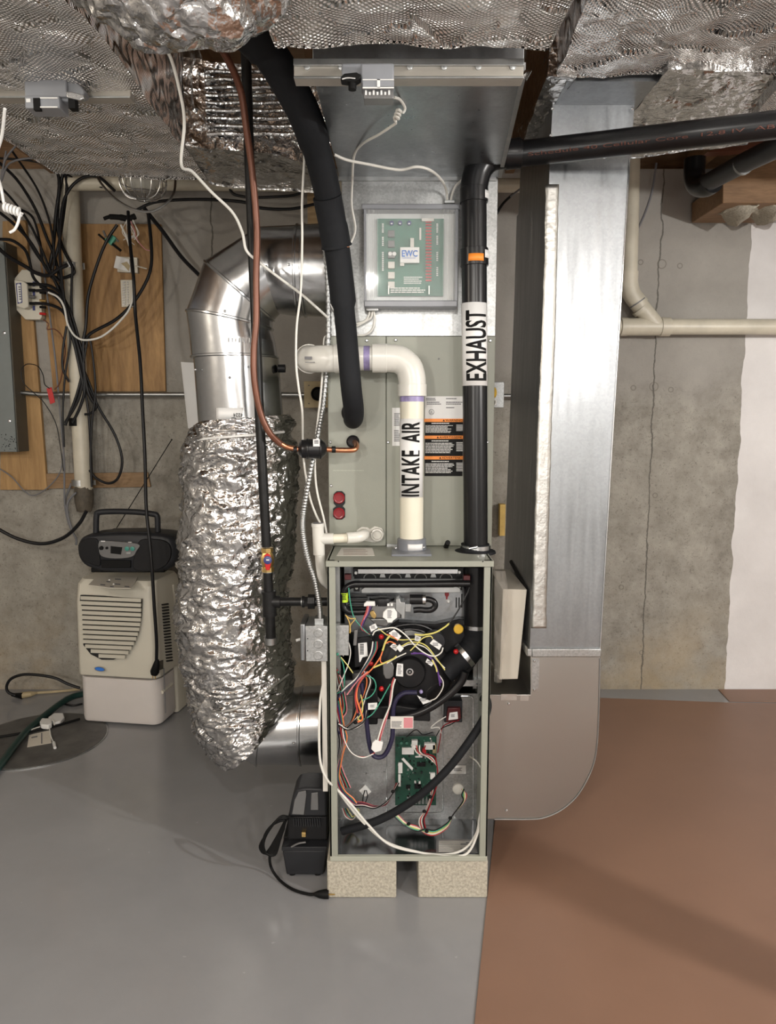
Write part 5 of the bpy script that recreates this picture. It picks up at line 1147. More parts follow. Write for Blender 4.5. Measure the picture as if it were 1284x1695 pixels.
# splitter / amplifier box
am_ = T('cable_amplifier', P(50, 528, 3.5), 'cream cable amplifier box with a dark-rimmed badge on the plywood', 'amplifier')
AY = 3.49
O('amplifier_base', MB().pprism([(23, 462), (36, 446), (52, 447), (64, 452), (68, 460), (69, 525), (66, 529), (42, 529), (26, 512)], AY+.04, .035), 'dehum', am_, bevel=.002)
O('amplifier_body', MB().pprism([(23, 463), (38, 465), (45, 470), (47, 508), (40, 511), (27, 507)], AY, .05), 'dehum', am_, bevel=.004)
O('badge', MB().pprism([(26, 469), (35, 468), (37, 501), (29, 503)], AY-.001, .001), 'navy', am_)
O('badge_face', MB().pprism([(27.7, 471), (31, 469.5), (34, 471), (35.5, 499), (32.5, 501), (30, 500)], AY-.002, .001), 'paper', am_)
bp_ = MB()
for k in range(6): bp_.pbox(30.3+.3*k, 474+4*k, 33.6+.3*k, 476.2+4*k, AY-.0026, .0005)
O('badge_print', bp_, 'dimink', am_)
for y in (470, 480, 491, 502): O('coax_port', MB().tube([P(43, y, AY+.015), P(58, y+.5, AY+.015)], .007, 10), 'ink' if y != 491 else 'silverplastic', am_)
for y in (475, 484, 497, 508, 519): O('coax_port', MB().tube([P(66, y, AY+.03), P(76, y+1, AY+.03)], .006, 10), 'brass' if y == 497 else ('ink' if y != 519 else 'red'), am_)
for y in (466, 482, 506): O('port_label', MB().pbox(54, y, 58, y+8, AY+.038, .001), 'navy', am_)
# telephone junction things
tj = T('telephone_box', P(209, 450, BYF-.03), 'small square ivory telephone box, tilted, on the plywood', 'telephone box')
O('box_back', MB().pprism([(193, 424), (227, 426), (228, 452), (194, 450)], BYF-.02, .02), 'dehum', tj, bevel=.002)
O('box_cover', MB().pprism([(192, 423), (214, 429), (216, 451), (188, 443)], BYF-.032, .01), 'white', tj, bevel=.001)
O('cover_cutout', MB().pprism([(200, 436), (210, 433), (215, 440), (213, 449), (206, 441)], BYF-.0335, .001), 'board', tj)
tb = T('terminal_block', P(210, 508, BYF-.02), 'upright beige punch-down terminal block below the telephone box', 'terminal block')
O('block_base', MB().pbox(200, 463, 222, 508, BYF-.018, .018), 'dehum', tb, bevel=.002)
tr_ = MB()
for k in range(10): tr_.pbox(203, 466+4.1*k, 207, 468+4.1*k, BYF-.022, .004).pbox(210, 466+4.1*k, 212, 468+4.1*k, BYF-.022, .004)
O('terminals', tr_, 'silverplastic', tb)
gs = T('coax_splitter', P(182, 400, 3.42), 'small green cable splitter hanging in front of the plywood', 'splitter')
GYs = 3.42
O('splitter_body', MB().pprism([(173, 396), (183, 386), (192, 394), (183, 406)], GYs, .02), 'wgreen', gs, bevel=.001)
O('connector', MB().cyl(P(175, 392, GYs+.01), P(171, 382, GYs+.01), .005, 8).cyl(P(189, 392, GYs+.01), P(196, 400, GYs+.01), .005, 8), 'dullsteel', gs)
O('connector', MB().cyl(P(174, 397, GYs+.01), P(163, 388, GYs+.01), .005, 8).cyl(P(185, 403, GYs+.01), P(200, 415, GYs+.01), .006, 8), 'ink', gs)
tg = T('red_tag', P(83, 668, 3.48), 'small red tag hung on the conduit beside the white pipe', 'tag')
O('tag', MB().pprism([(77, 643), (85, 641), (91, 666), (83, 669)], 3.48, .004), 'red', tg)
O('loop_wire', MB().tube(W([(82, 643), (74, 636), (71, 620), (62, 606), (44, 603), (35, 615), (40, 635), (58, 652), (74, 668), (92, 700), (100, 740), (105, 780)], 3.47), .0022, 6), 'black', tg)
# wire bundle clamp
tc_ = T('splice_bundle', P(205, 372, 3.44), 'black taped splice with stray wire ends hanging over the plywood', 'cable splice')
O('splice_tape', MB().tube(W([(172, 362), (182, 359), (200, 360), (212, 362), (224, 358)], 3.44), [.008]*8+[.012]*8+[.014]*8+[.013]*9, 10), 'ink', tc_)
rs = random.Random(9)
for k in range(9):
    x = 208+rs.random()*14; O('stray_wire', MB().tube(W([(x, 364), (x+rs.uniform(-14, 14), 378+rs.random()*10), (x+rs.uniform(-8, 16), 392+rs.random()*14)], 3.43), .0018, 5), rs.choice(['wwire', 'copper_brown', 'dimink', 'offwhite', 'board']), tc_)
O('stray_wire', MB().tube(W([(216, 366), (222, 380), (228, 398), (240, 412), (248, 415)], 3.43), .0022, 6), 'wpink', tc_)
O('stray_wire', MB().tube(W([(224, 440), (236, 443), (243, 445)], 3.5), .003, 6), 'dehum', tc_)
# cage lamp
cl = T('cage_lamp', P(235, 268, 3.2), 'wire cage work lamp hanging under the foil duct', 'lamp')
LYc = 3.15; cg = MB(); c0 = P(235, 262, LYc); sc0 = sc_at(290, LYc)
prof = [(262, 36), (284, 37), (300, 38), (315, 35), (326, 26), (330, 12)]
for k in range(14):
    t_ = 2*math.pi*k/14
    cg.tube(cr([V((c0.x + r*sc0*math.cos(t_), LYc + r*sc0*math.sin(t_), P(235, y, LYc).z)) for y, r in prof], 3), .0022, 5)
for y, r in ((285, 37), (303, 38), (322, 30), (331, 11)):
    cg.tube([V((c0.x + r*sc0*math.cos(t_), LYc + r*sc0*math.sin(t_), P(235, y, LYc).z)) for t_ in (2*math.pi*k/24 for k in range(25))], .0022, 5)
O('wire_cage', cg, 'steel', cl)
O('lamp_glass', MB().lathe(P(235, 262, LYc), (0, 0, -1), [(0, .075), (.06, .075), (.10, .065), (.125, .04), (.13, 0)], 24), 'glass', cl)
O('lamp_socket', MB().lathe(P(235, 262, LYc), (0, 0, -1), [(-.05, .05), (-.01, .05), (0, .085), (.005, .085), (.0051, 0)], 24), 'dullsteel', cl)
cable([(160, 283, 3.3), (165, 300, 3.25), (190, 328, 3.2), (220, 346, 3.18), (250, 350, 3.18), (275, 337, 3.18), (288, 318, 3.2), (291, 290, 3.25)], None, .0050, 'dullsteel', 'grey cord looping in a half circle below the cage lamp')
# black coax and cords
B = 'black coaxial cables of the wall bundle'
CB = [
 ([(-10, 300), (20, 330), (50, 372), (72, 420), (84, 450), (100, 468)], .0045, 'black cable running just below the coiled pigtail'),
 ([(20, 250), (60, 310), (80, 360), (88, 400), (90, 440)], .0040, 'thin black cable from the dark corner above the panel'),
 ([(-10, 330), (30, 345), (54, 360), (66, 400), (70, 430), (84, 452)], .0042, 'black cable arching over the top of the plywood strip'),
 ([(60, 250), (96, 268), (110, 300), (106, 350), (98, 400), (86, 448)], .0052, 'right black cable of the pair beside the white pipe top'),
 ([(0, 262), (50, 266), (90, 276), (130, 300), (170, 310)], .0040, 'black cable running along the edge of the dark ceiling corner'),
 ([(120, 440), (118, 500), (124, 560), (136, 620), (146, 680), (150, 740), (152, 800)], .0045, 'black cable following the white pipe down its right side'),
 ([(92, 470), (108, 500), (116, 560), (108, 620), (104, 680), (106, 740)], .0040, 'thin black cable left of the white pipe'),
 ([(-12, 400), (10, 422), (40, 440), (60, 452), (80, 456), (96, 446), (112, 438)], .0068, 'thick black cable entering from the left edge at panel height'),
 ([(0, 396), (20, 398), (40, 412), (48, 430), (54, 456), (64, 470), (76, 478), (100, 500), (118, 540)], .0055, 'black cable bowing from the panel top into the amplifier'),
 ([(0, 352), (24, 372), (50, 400), (74, 440), (94, 472), (108, 520), (122, 566), (132, 610), (140, 650)], .0055, 'black cable dropping steeply from the coiled white wire'),
 ([(8, 344), (28, 366), (60, 420), (84, 452), (104, 490), (118, 520), (130, 560), (138, 600), (128, 650), (108, 704)], .0050, 'black cable crossing the amplifier corner to the lower pipe'),
 ([(0, 270), (30, 300), (58, 345), (76, 390), (92, 430), (100, 470), (112, 520)], .0055, 'black cable slanting from the dark ceiling corner'),
 ([(50, 240), (84, 266), (98, 300), (92, 360), (88, 410), (80, 450)], .0060, 'left black cable of the pair beside the white pipe top'),
 ([(118, 270), (104, 290), (96, 340), (96, 380), (104, 410), (118, 438), (122, 452), (104, 460), (84, 458)], .0060, 'black cable looping over the upper pipe strap'),
 ([(190, 316), (160, 292), (130, 298), (108, 326), (100, 370), (99, 420), (104, 480), (112, 530)], .0055, 'black cable arching from the lamp over the white pipe'),
 ([(56, 470), (84, 474), (104, 492), (116, 530), (128, 570), (138, 610), (146, 650), (158, 672)], .0055, 'black lead leaving the top amplifier port'),
 ([(60, 481), (86, 482), (102, 500), (118, 545), (132, 590), (140, 640), (134, 670), (120, 700)], .0055, 'black lead leaving the second amplifier port'),
 ([(58, 502), (80, 504), (100, 512), (112, 530), (128, 575), (136, 620), (130, 660), (108, 700)], .0055, 'black lead leaving the lowest amplifier port'),
 ([(112, 530), (120, 560), (134, 600), (150, 640), (160, 670), (150, 684), (140, 686)], .0045, 'black cable hooking back to the pipe below the conduit'),
 ([(134, 610), (146, 640), (164, 676), (190, 720), (202, 760), (196, 790), (180, 800), (160, 792), (148, 778)], .0050, 'black cable hanging in a low loop beside the pipe end'),
 ([(110, 540), (104, 580), (104, 610), (114, 632)], .0045, 'black cable bowing left of the white pipe'),
 ([(138, 600), (148, 560), (158, 640), (152, 700), (150, 760), (152, 806)], .0040, 'black cable straight down behind the pipe tail'),
 ([(194, 372), (176, 400), (160, 440), (146, 490), (142, 540), (138, 570), (140, 640)], .0055, 'black cable curving across the middle of the plywood'),
 ([(245, 352), (250, 400), (250, 440), (240, 470), (218, 504), (190, 530), (150, 552), (138, 570)], .0060, 'black cable sweeping from the lamp down to the left'),
 ([(238, 344), (270, 384), (300, 425), (330, 456)], .0070, 'heavy black cable slanting towards the round elbow'),
 ([(225, 348), (260, 334), (330, 330), (400, 334), (430, 344), (480, 346), (520, 338)], .0055, 'black cable running right along the top of the wall'),
 ([(372, 262), (380, 312), (400, 325), (450, 326), (500, 318), (530, 280)], .0050, 'short black cable behind the gas pipe near the ceiling'),
]
for k, (pix, r, lb) in enumerate(CB):
    cable(pix, 3.40 + .008*(k % 7), r*1.25, 'black', lb, grp=B, name='coaxial_cable')
cable([(80, 484), (96, 492), (106, 508), (112, 536), (124, 556), (142, 563), (170, 556), (200, 530), (218, 500), (221, 440), (212, 400), (200, 372)], 3.39, .0046, 'wwire', 'white cable hanging in a loop across the plywood')
cable([(72, 529), (80, 536), (78, 545), (90, 545), (102, 556), (108, 580), (100, 630), (90, 645)], 3.46, .0028, 'copper_brown', 'thin brown wire squiggling below the amplifier', 'wire', name='ground_wire')
cable([(66, 400), (72, 440), (82, 520), (92, 600), (100, 690), (106, 760), (107, 830), (114, 850)], 3.53, .0045, 'dimink', 'grey cable running straight down the plywood behind the bundle')
cable([(0, 776), (20, 790), (40, 812), (56, 820), (80, 806), (100, 780), (105, 740)], 3.54, .0028, 'dimink', 'thin grey wire drooping below the plywood strip', 'wire', name='ground_wire')
cable([(118, 800), (108, 830), (112, 860), (120, 880), (126, 892), (126, 902)], 3.555, .0055, 'dimink', 'brown-grey cord pair hanging down beside the radio', 'cord', name='cord')
cable([(126, 815), (113, 830), (112, 850), (120, 880)], 3.45, .005, 'dimink', 'short grey cord hooking from the pipe end', 'cord', name='cord')
cable([(-10, 872), (30, 892), (70, 900), (105, 890), (130, 868), (143, 846)], 3.45, .0085, 'black', 'thick black cable sagging low on the wall left of the radio')
cable([(10, 250), (2, 300), (16, 270), (60, 262), (100, 275)], 3.2, .004, 'dimink', 'grey cord crossing the dark upper left corner')
cable([(36, 230), (10, 262), (4, 290)], 3.2, .004, 'dimink', 'grey cord curling at the upper left corner')
# long extension cord with plug
ec = T('extension_cord', P(257, 1118, 3.05), 'black power cord hanging in front of the radio with its plug dangling', 'cord')
O('cord', MB().tube(W([(212, 350, 3.2), (215, 400, 3.15), (221, 460, 3.1), (224, 520, 3.1), (232, 600, 3.05), (236, 680, 3.02), (240, 760, 3.0), (242, 840, 2.96), (250, 920, 2.93), (255, 1000, 2.93), (259, 1060, 2.95), (259, 1092, 2.97)]), .0068, 10), 'black', ec)
O('plug', MB().tube([P(260, 1092, 2.97), P(259, 1100, 2.97), P(256, 1112, 2.98), P(255, 1117, 2.98)], [.008, .014, .019, .014], 10), 'ink', ec)
O('plug_prongs', MB().pbox(251.5, 1116, 252.6, 1123, 2.98, .006).pbox(256, 1117, 257.2, 1124, 2.98, .006), 'brass', ec)
# outlet board behind the drain
ob = T('round_outlet', P(523, 675, 3.4), 'black round outlet on a beige square board between duct and furnace', 'outlet')
O('outlet_board', MB().pbox(503, 631, 546, 675, 3.50, .03), 'board', ob, bevel=.002)
O('outlet_face', MB().lathe(P(526, 652, 3.50), (0, -1, 0), [(0, .033), (.012, .032), (.016, .026), (.008, .022), (.0079, 0)], 24), 'ink', ob)
for x, y in ((511, 638), (539, 638), (511, 668), (539, 668)): O('board_nail', MB().ball(P(x, y, 3.498), .003, 6), 'dimink', ob)
board([(507, 262), (540, 262), (540, 372), (509, 372)], 3.54, .049, 'pine', 'pale upright lumber scrap behind the suction line', 'lumber')
# between coil cabinet and return duct
rj = T('wall_junction_box', P(822, 676, 3.3), 'small metal junction box with a yellow connector right of the coil cabinet', 'junction box')
O('box_body', MB().pbox(812, 632, 834, 675, 3.44, .1), 'galv', rj, bevel=.002)
O('yellow_connector', MB().ball(P(817.5, 650, 3.43), (.013, .02, .025), 12), 'yellow', rj)
O('white_wire', MB().tube(W([(816, 660), (820, 664), (819, 670)], 3.43), .004, 8), 'wwire', rj)
O('yellow_lumber', MB().pbox(827, 835, 836, 887, 3.54, .049), 'yelwood', label='yellow wooden strip standing between coil cabinet and return duct', cat='lumber', bevel=.001)
cable([(866, 302, 3.45), (850, 320, 3.5), (830, 340, 3.57), (815, 370, 3.583), (808, 405, 3.583)], None, .006, 'black', 'black cable curving down behind the exhaust pipe')
cable([(900, 275, 2.9), (870, 305, 3.0), (845, 325, 3.1)], None, .004, 'dimink', 'thin grey wire slanting in the gap left of the return duct', 'wire', name='ground_wire')

# ================= RIGHT WALL PIPES AND BEAM =================
RYp = 3.50
rp_ = T('waste_pipe', P(1060, 540, RYp), 'cream pvc waste pipe with a wye fitting, running to the right edge', 'pipe')
r3 = .036
O('riser', MB().tube([P(1046, 250, RYp), P(1041, 470, RYp)], r3, 24), 'old_pvc', rp_)
O('main_pipe', MB().tube([P(960, 541, RYp), P(1330, 541, RYp)], r3, 24), 'old_pvc', rp_)
O('wye_fitting', MB().tube([P(1028, 541, RYp), P(1106, 541, RYp)], r3+.004, 24).tube([P(1092, 541, RYp), P(1108, 541, RYp)], r3+.007, 24).tube([P(1026, 541, RYp), P(1038, 541, RYp)], r3+.006, 24).tube([P(1086, 540, RYp), P(1058, 505, RYp)], r3+.003, 24), 'old_pvc', rp_, bevel=.001)
O('branch_elbow', MB().tube(cr([P(1041, 450, RYp), P(1041, 470, RYp), P(1046, 488, RYp), P(1060, 506, RYp)], 5), r3+.005, 24), 'old_pvc', rp_)
O('joint_ring', MB().tube([P(1059, 510, RYp), P(1063, 515, RYp)], r3+.0065, 24), 'old_pvc', rp_)
O('joint_line', MB().tube([P(1054, 500, RYp), P(1055, 501.5, RYp)], r3+.0068, 24), 'dimink', rp_)
cable([(1086, 270, 3.5), (1078, 320, 3.5), (1062, 365, 3.5), (1048, 388, 3.5), (1040, 392, 3.5)], None, .0052, 'dimink', 'grey wire bowing across the upper right wall to the riser')
dr = T('drain_pipe', P(1170, 320, 3.0), 'black and grey drain pipe angling out at the upper right', 'pipe')
O('pipe', MB().tube([P(1160, 308, 3.0), P(1230, 270, 2.6), P(1330, 222, 2.2)], .033, 22), 'charcoal', dr)
O('elbow', MB().tube(cr([P(1150, 262, 3.05), P(1149, 290, 3.05), P(1154, 306, 3.02), P(1168, 308, 2.95), P(1180, 301, 2.9)], 6), .040, 22), 'abs', dr)
O('seam_ring', MB().tube([P(1228, 273, 2.61), P(1231, 271, 2.60)], .0345, 22), 'dullsteel', dr)
bmq = T('wood_beam', P(1240, 335, 3.3), 'wooden beam end resting in a rough mortar pocket at the upper right', 'beam')
O('beam', MB().hexa([P(1196, 336, 3.25), P(1330, 336, 3.25), P(1330, 230, 3.25), P(1196, 300, 3.25)], (0, .32, 0)), 'joist', bmq, bevel=.003)
O('beam', MB().hexa([P(1196, 311, 3.14), P(1330, 275, 3.14), P(1330, 230, 3.14), P(1196, 285, 3.14)], (0, .1, 0)), 'joist', bmq, bevel=.003) if False else None
mo = MB()
mo.rings([[P(x, 350 + 8*math.sin(x*.13), 3.40) + V((0, .10*math.sin(t_)-.02, .035*math.cos(t_))) for t_ in (2*math.pi*k/14 for k in range(14))] for x in range(1192, 1330, 6)])
mo.v = [p + noise.noise_vector(p*22)*.018 for p in mo.v]
O('mortar', mo, 'concrete', bmq, 'crumbly mortar under the beam')
O('orange_block', MB().pbox(1140, 258, 1168, 278, 3.1, .05).pprism([(1170, 252), (1210, 236), (1300, 225), (1300, 238), (1215, 250)], 3.12, .05), 'copper_brown', label='reddish framing piece above the black drain elbow', cat='lumber')

# ================= DEHUMIDIFIER =================
FL, FR, BRq = PZ(134, 1196), PZ(266, 1205), PZ(316, 1166)
uf = (FR-FL); wdt = uf.length; uf.normalize(); vb = (BRq-FR); vb = (vb - uf*vb.dot(uf)); dep = vb.length; vb.normalize()
nf = -vb
dh = T('dehumidifier', (FL+FR)/2 + vb*.15, 'cream dehumidifier with a slatted front and blue oval badge, by the wall', 'dehumidifier')
def RP(px, py, off=0.0, p0=None, n=None):            # pixel ray onto the dehumidifier's front plane
    p0 = FL + nf*off if p0 is None else p0; n = nf if n is None else n
    c = V((0, 0, CZ)); d = P(px, py, 1.0) - c
    return c + d*((p0-c).dot(n)/d.dot(n))
ztop = RP(190, 962).z; zmid = RP(190, 1120).z
def foot(w0, w1, d0, d1, z, rc=.035, n=6, bulge=0):
    pts = []
    for cx, cy, a0 in ((w0+rc, d0+rc, 180), (w1-rc, d0+rc, 270), (w1-rc, d1-rc, 0), (w0+rc, d1-rc, 90)):
        for k in range(n+1):
            a = R_(a0+90*k/n); pts.append((cx+rc*math.cos(a), cy+rc*math.sin(a)))
    mid = (w0+w1)/2
    return [FL + uf*x + vb*(y - (bulge*(1-((x-mid)/(w1-w0)*2)**2) if y < (d0+d1)/2 else 0)) + V((0, 0, z)) for x, y in pts]
O('water_bucket', MB().rings([foot(.006, wdt-.006, .004, dep*.62, .012, .03, 6, .02), foot(.0, wdt, 0, dep*.66, .03, .04, 6, .022), foot(0, wdt, 0, dep*.66, zmid-.006, .045, 6, .024)]), 'dehum2', dh, 'pinkish white lower bucket', bevel=.002)
O('body', MB().rings([foot(-.002, wdt+.002, -.004, dep, zmid+.004, .028, 6, .03), foot(-.002, wdt+.002, -.006, dep, zmid+.02, .028, 6, .032), foot(.0, wdt-.004, .0, dep, ztop-.10, .028, 6, .03), foot(.003, wdt-.01, .012, dep-.01, ztop-.02, .03, 6, .022), foot(.01, wdt-.016, .03, dep-.02, ztop, .04, 6, .015)]), 'dehum', dh, bevel=.002)
O('back_shell', MB().rings([foot(.0, wdt+.004, dep*.60, dep+.05, 0.004, .015, 4), foot(.0, wdt, dep*.62, dep+.01, zmid, .015, 4), foot(.004, wdt-.002, dep*.64, dep, ztop-.05, .015, 4)]), 'dehum', dh, bevel=.002)
def oc(x): return -.006 + .044*(1-((x-198)/80)**2)
gr = O('grille', MB().prism([RP(x, y, oc(x)-.001) for x, y in [(133, 985), (170, 987), (205, 990), (234, 992), (233, 1020), (228, 1048), (220, 1068), (206, 1084), (188, 1092), (168, 1092), (150, 1083), (138, 1068), (131, 1050), (130, 1015)]], vb*.01), 'dark_slot', dh, 'dark slotted grille')
sl_ = MB()
def xl(y): return 134 - 3*math.sin(min(1, (y-985)/30)*1.57) + (0 if y < 1045 else ((y-1045)/45)**2.4*40)
def xr(y): return 233 - (0 if y < 1010 else ((y-1010)/85)**2.2*34)
for k in range(13):
    y = 987 + 8.0*k; l_, r_ = xl(y+3), xr(y+3)
    if r_-l_ < 6: continue
    tilt = 4.5
    nn = 8
    for i in range(nn):
        a_, b2 = l_+(r_-l_)*i/nn, l_+(r_-l_)*(i+1)/nn
        ta, tb2 = tilt*(a_-l_)/105, tilt*(b2-l_)/105
        sl_.hexa([RP(a_, y+5.6+ta, oc(a_)+.001), RP(b2, y+5.6+tb2, oc(b2)+.001), RP(b2, y+tb2, oc(b2)+.005), RP(a_, y+ta, oc(a_)+.005)], vb*.006)
O('louver_slats', sl_, 'dehum', dh)
O('oval_badge', MB().prism([RP(165+8.5*math.cos(t_), 1107.5+3.6*math.sin(t_)+1.2*math.cos(t_), .036) for t_ in (2*math.pi*k/24 for k in range(24))], nf*.002), 'dullsteel', dh)
O('oval_badge', MB().prism([RP(165+7.6*math.cos(t_), 1107.5+2.9*math.sin(t_)+1.1*math.cos(t_), .0385) for t_ in (2*math.pi*k/24 for k in range(24))], nf*.001), 'blue_ink', dh, 'blue oval badge')
# control panel on the sloping top
top0 = FL + V((0, 0, ztop+.001))
def TP(px, py, dz=0.0): return PZ(px, py, ztop+dz)
O('control_panel', MB().prism([TP(145, 966, .001), TP(153, 955, .001), TP(175, 951, .001), TP(228, 955, .001), TP(232, 961, .001), TP(216, 975, .001), TP(190, 977, .001)], (0, 0, .003)), 'silverplastic', dh) if False else None
O('control_panel', MB().prism([TP(x, y, .001) for x, y in ((146, 969), (158, 957), (176, 952), (228, 956), (224, 965), (216, 975), (180, 974))], (0, 0, .003)), 'carton', dh, 'beige control panel', bevel=.001)
for x, y, w_ in ((190, 958, 10), (176, 962, 6), (166, 967, 8), (190, 966, 9), (206, 970, 8), (182, 970, 6)): O('panel_print', MB().prism([TP(x, y, .005), TP(x+w_, y+.6, .005), TP(x+w_, y+2.1, .005), TP(x, y+1.5, .005)], (0, 0, .0008)), 'dimink', dh)
for x, y in ((181, 960), (188, 967)): O('panel_button', MB().ball(TP(x, y, .005), .004, 8), 'white', dh)
# side louvers and recess
n2 = uf; ps = FL + uf*(wdt+.003)
def SP_(px, py, off=0.0): return RP(px, py, 0, ps+uf*off, n2)
sv = MB()
for k in range(20):
    y = 1000 + 4.9*k; x = 267 + .36*k
    sv.prism([SP_(x, y, -.004), SP_(x+10, y-1.5, -.004), SP_(x+10.5, y+.7, -.004), SP_(x+.5, y+2.3, -.004)], uf*.006)
O('side_vents', sv, 'dark_slot', dh)
O('side_seam', MB().tube([SP_(271, 1106, .001), SP_(274, 1180, .001)], .0022, 6), 'dimink', dh)
O('bucket_grip', MB().tube([SP_(268, 1146, -.004), SP_(284, 1132, -.004)], .008, 10), 'dehum', dh)
O('side_label', MB().prism([SP_(262, 1095, .001), SP_(270, 1092, .001), SP_(270, 1107, .001), SP_(262, 1110, .001)], uf*.001), 'graybox2', dh)

# ================= RADIO =================
RYr = 3.10
zb_ = ztop + .002
rd = T('portable_stereo', P(208, 948, RYr+.08), 'dark grey portable stereo with a raised handle on the dehumidifier', 'radio')
ang = math.atan2(uf.y, uf.x)
def bodyring(s, dy, dz=0):                            # outline shrunk by s, moved back by dy
    out = [(125, 912), (128, 897), (138, 888), (160, 884), (210, 882), (262, 884), (284, 889), (292, 905), (293, 925), (284, 940), (262, 947), (210, 949), (170, 947), (140, 938), (128, 925)]
    cx, cy = 210, 916
    return [P(cx+(x-cx)*s, cy+(y-cy)*s, RYr) + V((0, dy, dz)) for x, y in out]
def smooth_ring(r, seg=3):
    n = len(r); q_ = []
    for i in range(n):
        a, b, c, d = r[i-1], r[i], r[(i+1) % n], r[(i+2) % n]
        for k in range(seg):
            t = k/seg; q_.append(.5*((2*b)+(c-a)*t+(2*a-5*b+4*c-d)*t*t+(3*b-a-3*c+d)*t**3))
    return q_
O('case', MB().rings([smooth_ring(bodyring(s, d)) for s, d in ((.86, .0), (.95, .006), (1, .03), (1.0, .10), (.98, .15), (.90, .18))]), 'charcoal', rd, sharp=50)
zlow = min(p.z for p in bodyring(1, .05))
O('case_base', MB().box(P(150, 940, RYr+.02)*1 + V((0, 0, 0)), V((P(270, 940, RYr).x, RYr+.15, zlow-.001))), 'ink', rd, bevel=.004)
O('speaker', MB().prism(smooth_ring([P(x, y, RYr-.004) for x, y in ((129, 903), (140, 893), (160, 892), (163, 910), (166, 936), (150, 934), (134, 925))], 3), (0, .02, 0)), 'black', rd, bevel=.003)
O('speaker', MB().prism(smooth_ring([P(x, y, RYr-.008) for x, y in ((232, 894), (262, 893), (279, 900), (283, 918), (275, 935), (255, 945), (228, 945), (219, 936), (224, 915))], 3), (0, .02, 0)), 'black', rd, bevel=.003)
fpn = O('control_face', MB().prism(smooth_ring([P(x, y, RYr-.014) for x, y in ((163, 898), (172, 895), (228, 900), (226, 912), (218, 922), (190, 925), (168, 921), (163, 910))], 3), (0, .02, 0)), 'silverplastic', rd, 'silver control face', bevel=.002)
O('display', MB().pprism([(183, 904), (202, 906), (200, 918), (183, 916)], RYr-.016, .003), 'ink', fpn, 'dark display')
for x, y in ((210.5, 908), (219.5, 908)): O('button', MB().lathe(P(x, y, RYr-.014), (0, -1, 0), [(0, .0095), (.004, .0095), (.005, .007), (.0051, 0)], 18), 'teal', fpn, 'teal round button')
O('knob', MB().lathe(P(168, 907, RYr-.014), (0, -1, 0), [(0, .009), (.008, .008), (.0081, 0)], 16), 'ink', fpn)
O('knob', MB().lathe(P(177, 907, RYr-.014), (0, -1, 0), [(0, .006), (.006, .005), (.0061, 0)], 14), 'ink', fpn)
O('button', MB().pbox(209, 914, 216, 917, RYr-.017, .003), 'dullsteel', fpn)
O('maker_mark', bars(bars(MB(), 167, 895, 174, 898, RYr-.0155, 1, 0), 212, 897, 218, 899, RYr-.0155, 1, 0), 'paper', fpn)
O('cassette_door', MB().pprism([(166, 927), (216, 928), (216, 940), (168, 940)], RYr-.008, .01), 'ink', rd, bevel=.002)
O('disc_lid', MB().pprism([(162, 887), (172, 881), (245, 880), (258, 886)], RYr+.02, .12), 'charcoal', rd, bevel=.003)
O('lid_slots', MB().pbox(162, 887, 195, 890, RYr+.004, .02).pbox(214, 888, 240, 891, RYr+.004, .02), 'ink', rd)
O('handle', MB().tube(cr([P(159, 888, RYr+.06), P(159, 868, RYr+.06), P(160, 852, RYr+.06), P(164, 848, RYr+.06), P(190, 846.5, RYr+.06), P(225, 847.5, RYr+.06), P(254, 851, RYr+.06), P(260, 855, RYr+.06), P(261, 870, RYr+.06), P(261, 889, RYr+.06)], 4), .0125, 12, True), 'charcoal', rd, 'raised carrying handle')
O('antenna', MB().tube([P(188, 882, RYr+.14), P(284, 728, RYr+.16)], .0022, 6), 'ink', rd, 'long thin antenna')
O('antenna_tip', MB().ball(P(284, 728, RYr+.16), .004, 8), 'ink', rd)

# ================= SUMP COVER AND THINGS ON IT =================
cA, cB, cC = PZ(178, 1215), PZ(0, 1276), PZ(100, 1262)
def circ(a, b, c):
    ax, ay, bx, by, cx, cy = a.x, a.y, b.x, b.y, c.x, c.y
    d = 2*(ax*(by-cy)+bx*(cy-ay)+cx*(ay-by))
    ux = ((ax*ax+ay*ay)*(by-cy)+(bx*bx+by*by)*(cy-ay)+(cx*cx+cy*cy)*(ay-by))/d
    uy = ((ax*ax+ay*ay)*(cx-bx)+(bx*bx+by*by)*(ax-cx)+(cx*cx+cy*cy)*(bx-ax))/d
    return V((ux, uy, 0)), math.hypot(ax-ux, ay-uy)
sc_c, sc_r = circ(cA, cB, cC)
sc_r = min(sc_r, .62); sc_c = V((cC.x-.18, cC.y+sc_r*.92, 0)) if sc_r > .6 else sc_c
su = T('sump_cover', sc_c, 'round dark sump cover set in the floor at the left edge', 'sump cover')
O('cover_disc', MB().lathe(sc_c, (0, 0, 1), [(0, sc_r-.006), (.006, sc_r-.006), (.0062, 0)], 64), 'pit', su)
O('cover_rim', MB().lathe(sc_c, (0, 0, 1), [(0, sc_r), (.004, sc_r), (.004, sc_r-.006), (.0, sc_r-.006)], 64), 'dullsteel', su)
def flatbox(name, q, h, mat, parent, z=.0065, **k):
    return O(name, MB().prism([PZ(x, y, z) for x, y in q], (0, 0, h)), mat, parent, **k)
wa = T('water_alarm', PZ(92, 1195), 'white water alarm pair with a probe wire on the sump cover', 'alarm')
flatbox('alarm_body', ((80, 1193), (90, 1186), (105, 1186), (107, 1193), (100, 1200), (90, 1203)), .018, 'white', wa, bevel=.004)
flatbox('alarm_body', ((66, 1202), (70, 1196), (86, 1197), (86, 1205), (80, 1208), (68, 1207)), .022, 'white', wa, z=.012, bevel=.004)
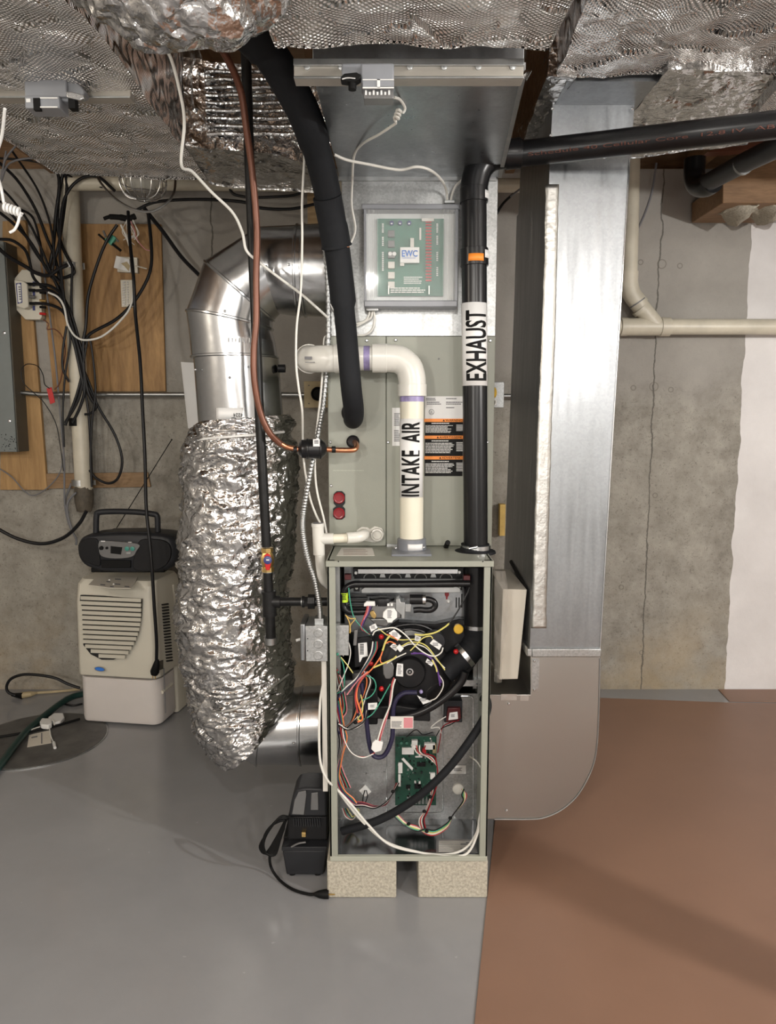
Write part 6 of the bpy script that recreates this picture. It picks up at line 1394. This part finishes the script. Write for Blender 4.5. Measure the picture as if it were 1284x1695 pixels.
O('probe_wire', MB().tube(cr([PZ(50, 1205, .008), PZ(62, 1194, .02), PZ(76, 1190, .03), PZ(88, 1193, .03), PZ(90, 1200, .02)], 6), .0025, 6).tube(cr([PZ(44, 1216, .01), PZ(52, 1208, .02), PZ(66, 1203, .02)], 6), .0025, 6).tube(cr([PZ(82, 1206, .02), PZ(84, 1218, .012), PZ(89, 1230, .010)], 6), .0025, 6), 'wwire', wa)
O('probe_tip', MB().cyl(PZ(89, 1229, .011), PZ(91, 1238, .011), .006, 10), 'white', wa)
flatbox('instruction_card', ((48, 1217), (83, 1209), (85, 1230), (45, 1237)), .0012, 'carton', None, label='small printed card lying on the sump cover', cat='card')
cardp = O('card_print', MB().prism([PZ(68, 1213, .0082), PZ(70, 1213, .0082), PZ(70, 1231, .0082), PZ(68, 1231, .0082)], (0, 0, .0003)).prism([PZ(52, 1220, .0082), PZ(62, 1218, .0082), PZ(62, 1220, .0082), PZ(52, 1222, .0082)], (0, 0, .0003)), 'dimink', bpy.data.objects['instruction_card'])
gh = O('garden_hose', MB().tube(cr([PZ(140, 1148, .02), PZ(118, 1154, .02), PZ(98, 1166, .02), PZ(72, 1186, .02), PZ(46, 1208, .022), PZ(24, 1234, .022), PZ(4, 1262, .015), PZ(-20, 1290, .015)], 6), .0145, 12), 'greenhose', label='dark green garden hose running over the sump cover', cat='hose')
cable([(132, 1139), (112, 1132), (90, 1122), (60, 1117), (36, 1117), (18, 1124), (11, 1136), (14, 1146), (26, 1151)], 3.42, .0070, 'black', 'black cord looping up from the floor beside the dehumidifier', 'cord', name='cord')
wc = T('cord_joint', PZ(50, 1152), 'white cord connector lying on the floor behind the hose', 'cord')
O('black_connector', MB().tube([PZ(20, 1150, .015), PZ(37, 1152, .015)], [.008, .016], 12), 'ink', wc)
O('white_connector', MB().tube([PZ(36, 1151, .015), PZ(50, 1149, .015), PZ(60, 1147, .012)], [.016, .014, .006], 12), 'board', wc)
O('white_cord', MB().tube(cr([PZ(58, 1147, .01), PZ(90, 1145, .008), PZ(132, 1141, .008)], 6), .0065, 8), 'board', wc)
cable([(136, 1164, 3.25), (120, 1168, 3.22), (104, 1164, 3.25), (108, 1158, 3.28)], None, .005, 'black', 'short black cord loop on the floor against the dehumidifier', 'cord', name='cord') if False else None
O('cord', MB().tube(cr([PZ(136, 1165, .008), PZ(120, 1168, .008), PZ(104, 1164, .008), PZ(106, 1158, .008), PZ(118, 1154, .008)], 6), .005, 8), 'black', label='short black cord loop on the floor against the dehumidifier', cat='cord')
O('cord', MB().tube(cr([PZ(-20, 1222, .012), PZ(10, 1218, .012), PZ(48, 1211, .012), PZ(90, 1202, .012), PZ(132, 1190, .012)], 6), .0055, 8), 'ink', label='black cord crossing the sump cover under the hose', cat='cord')
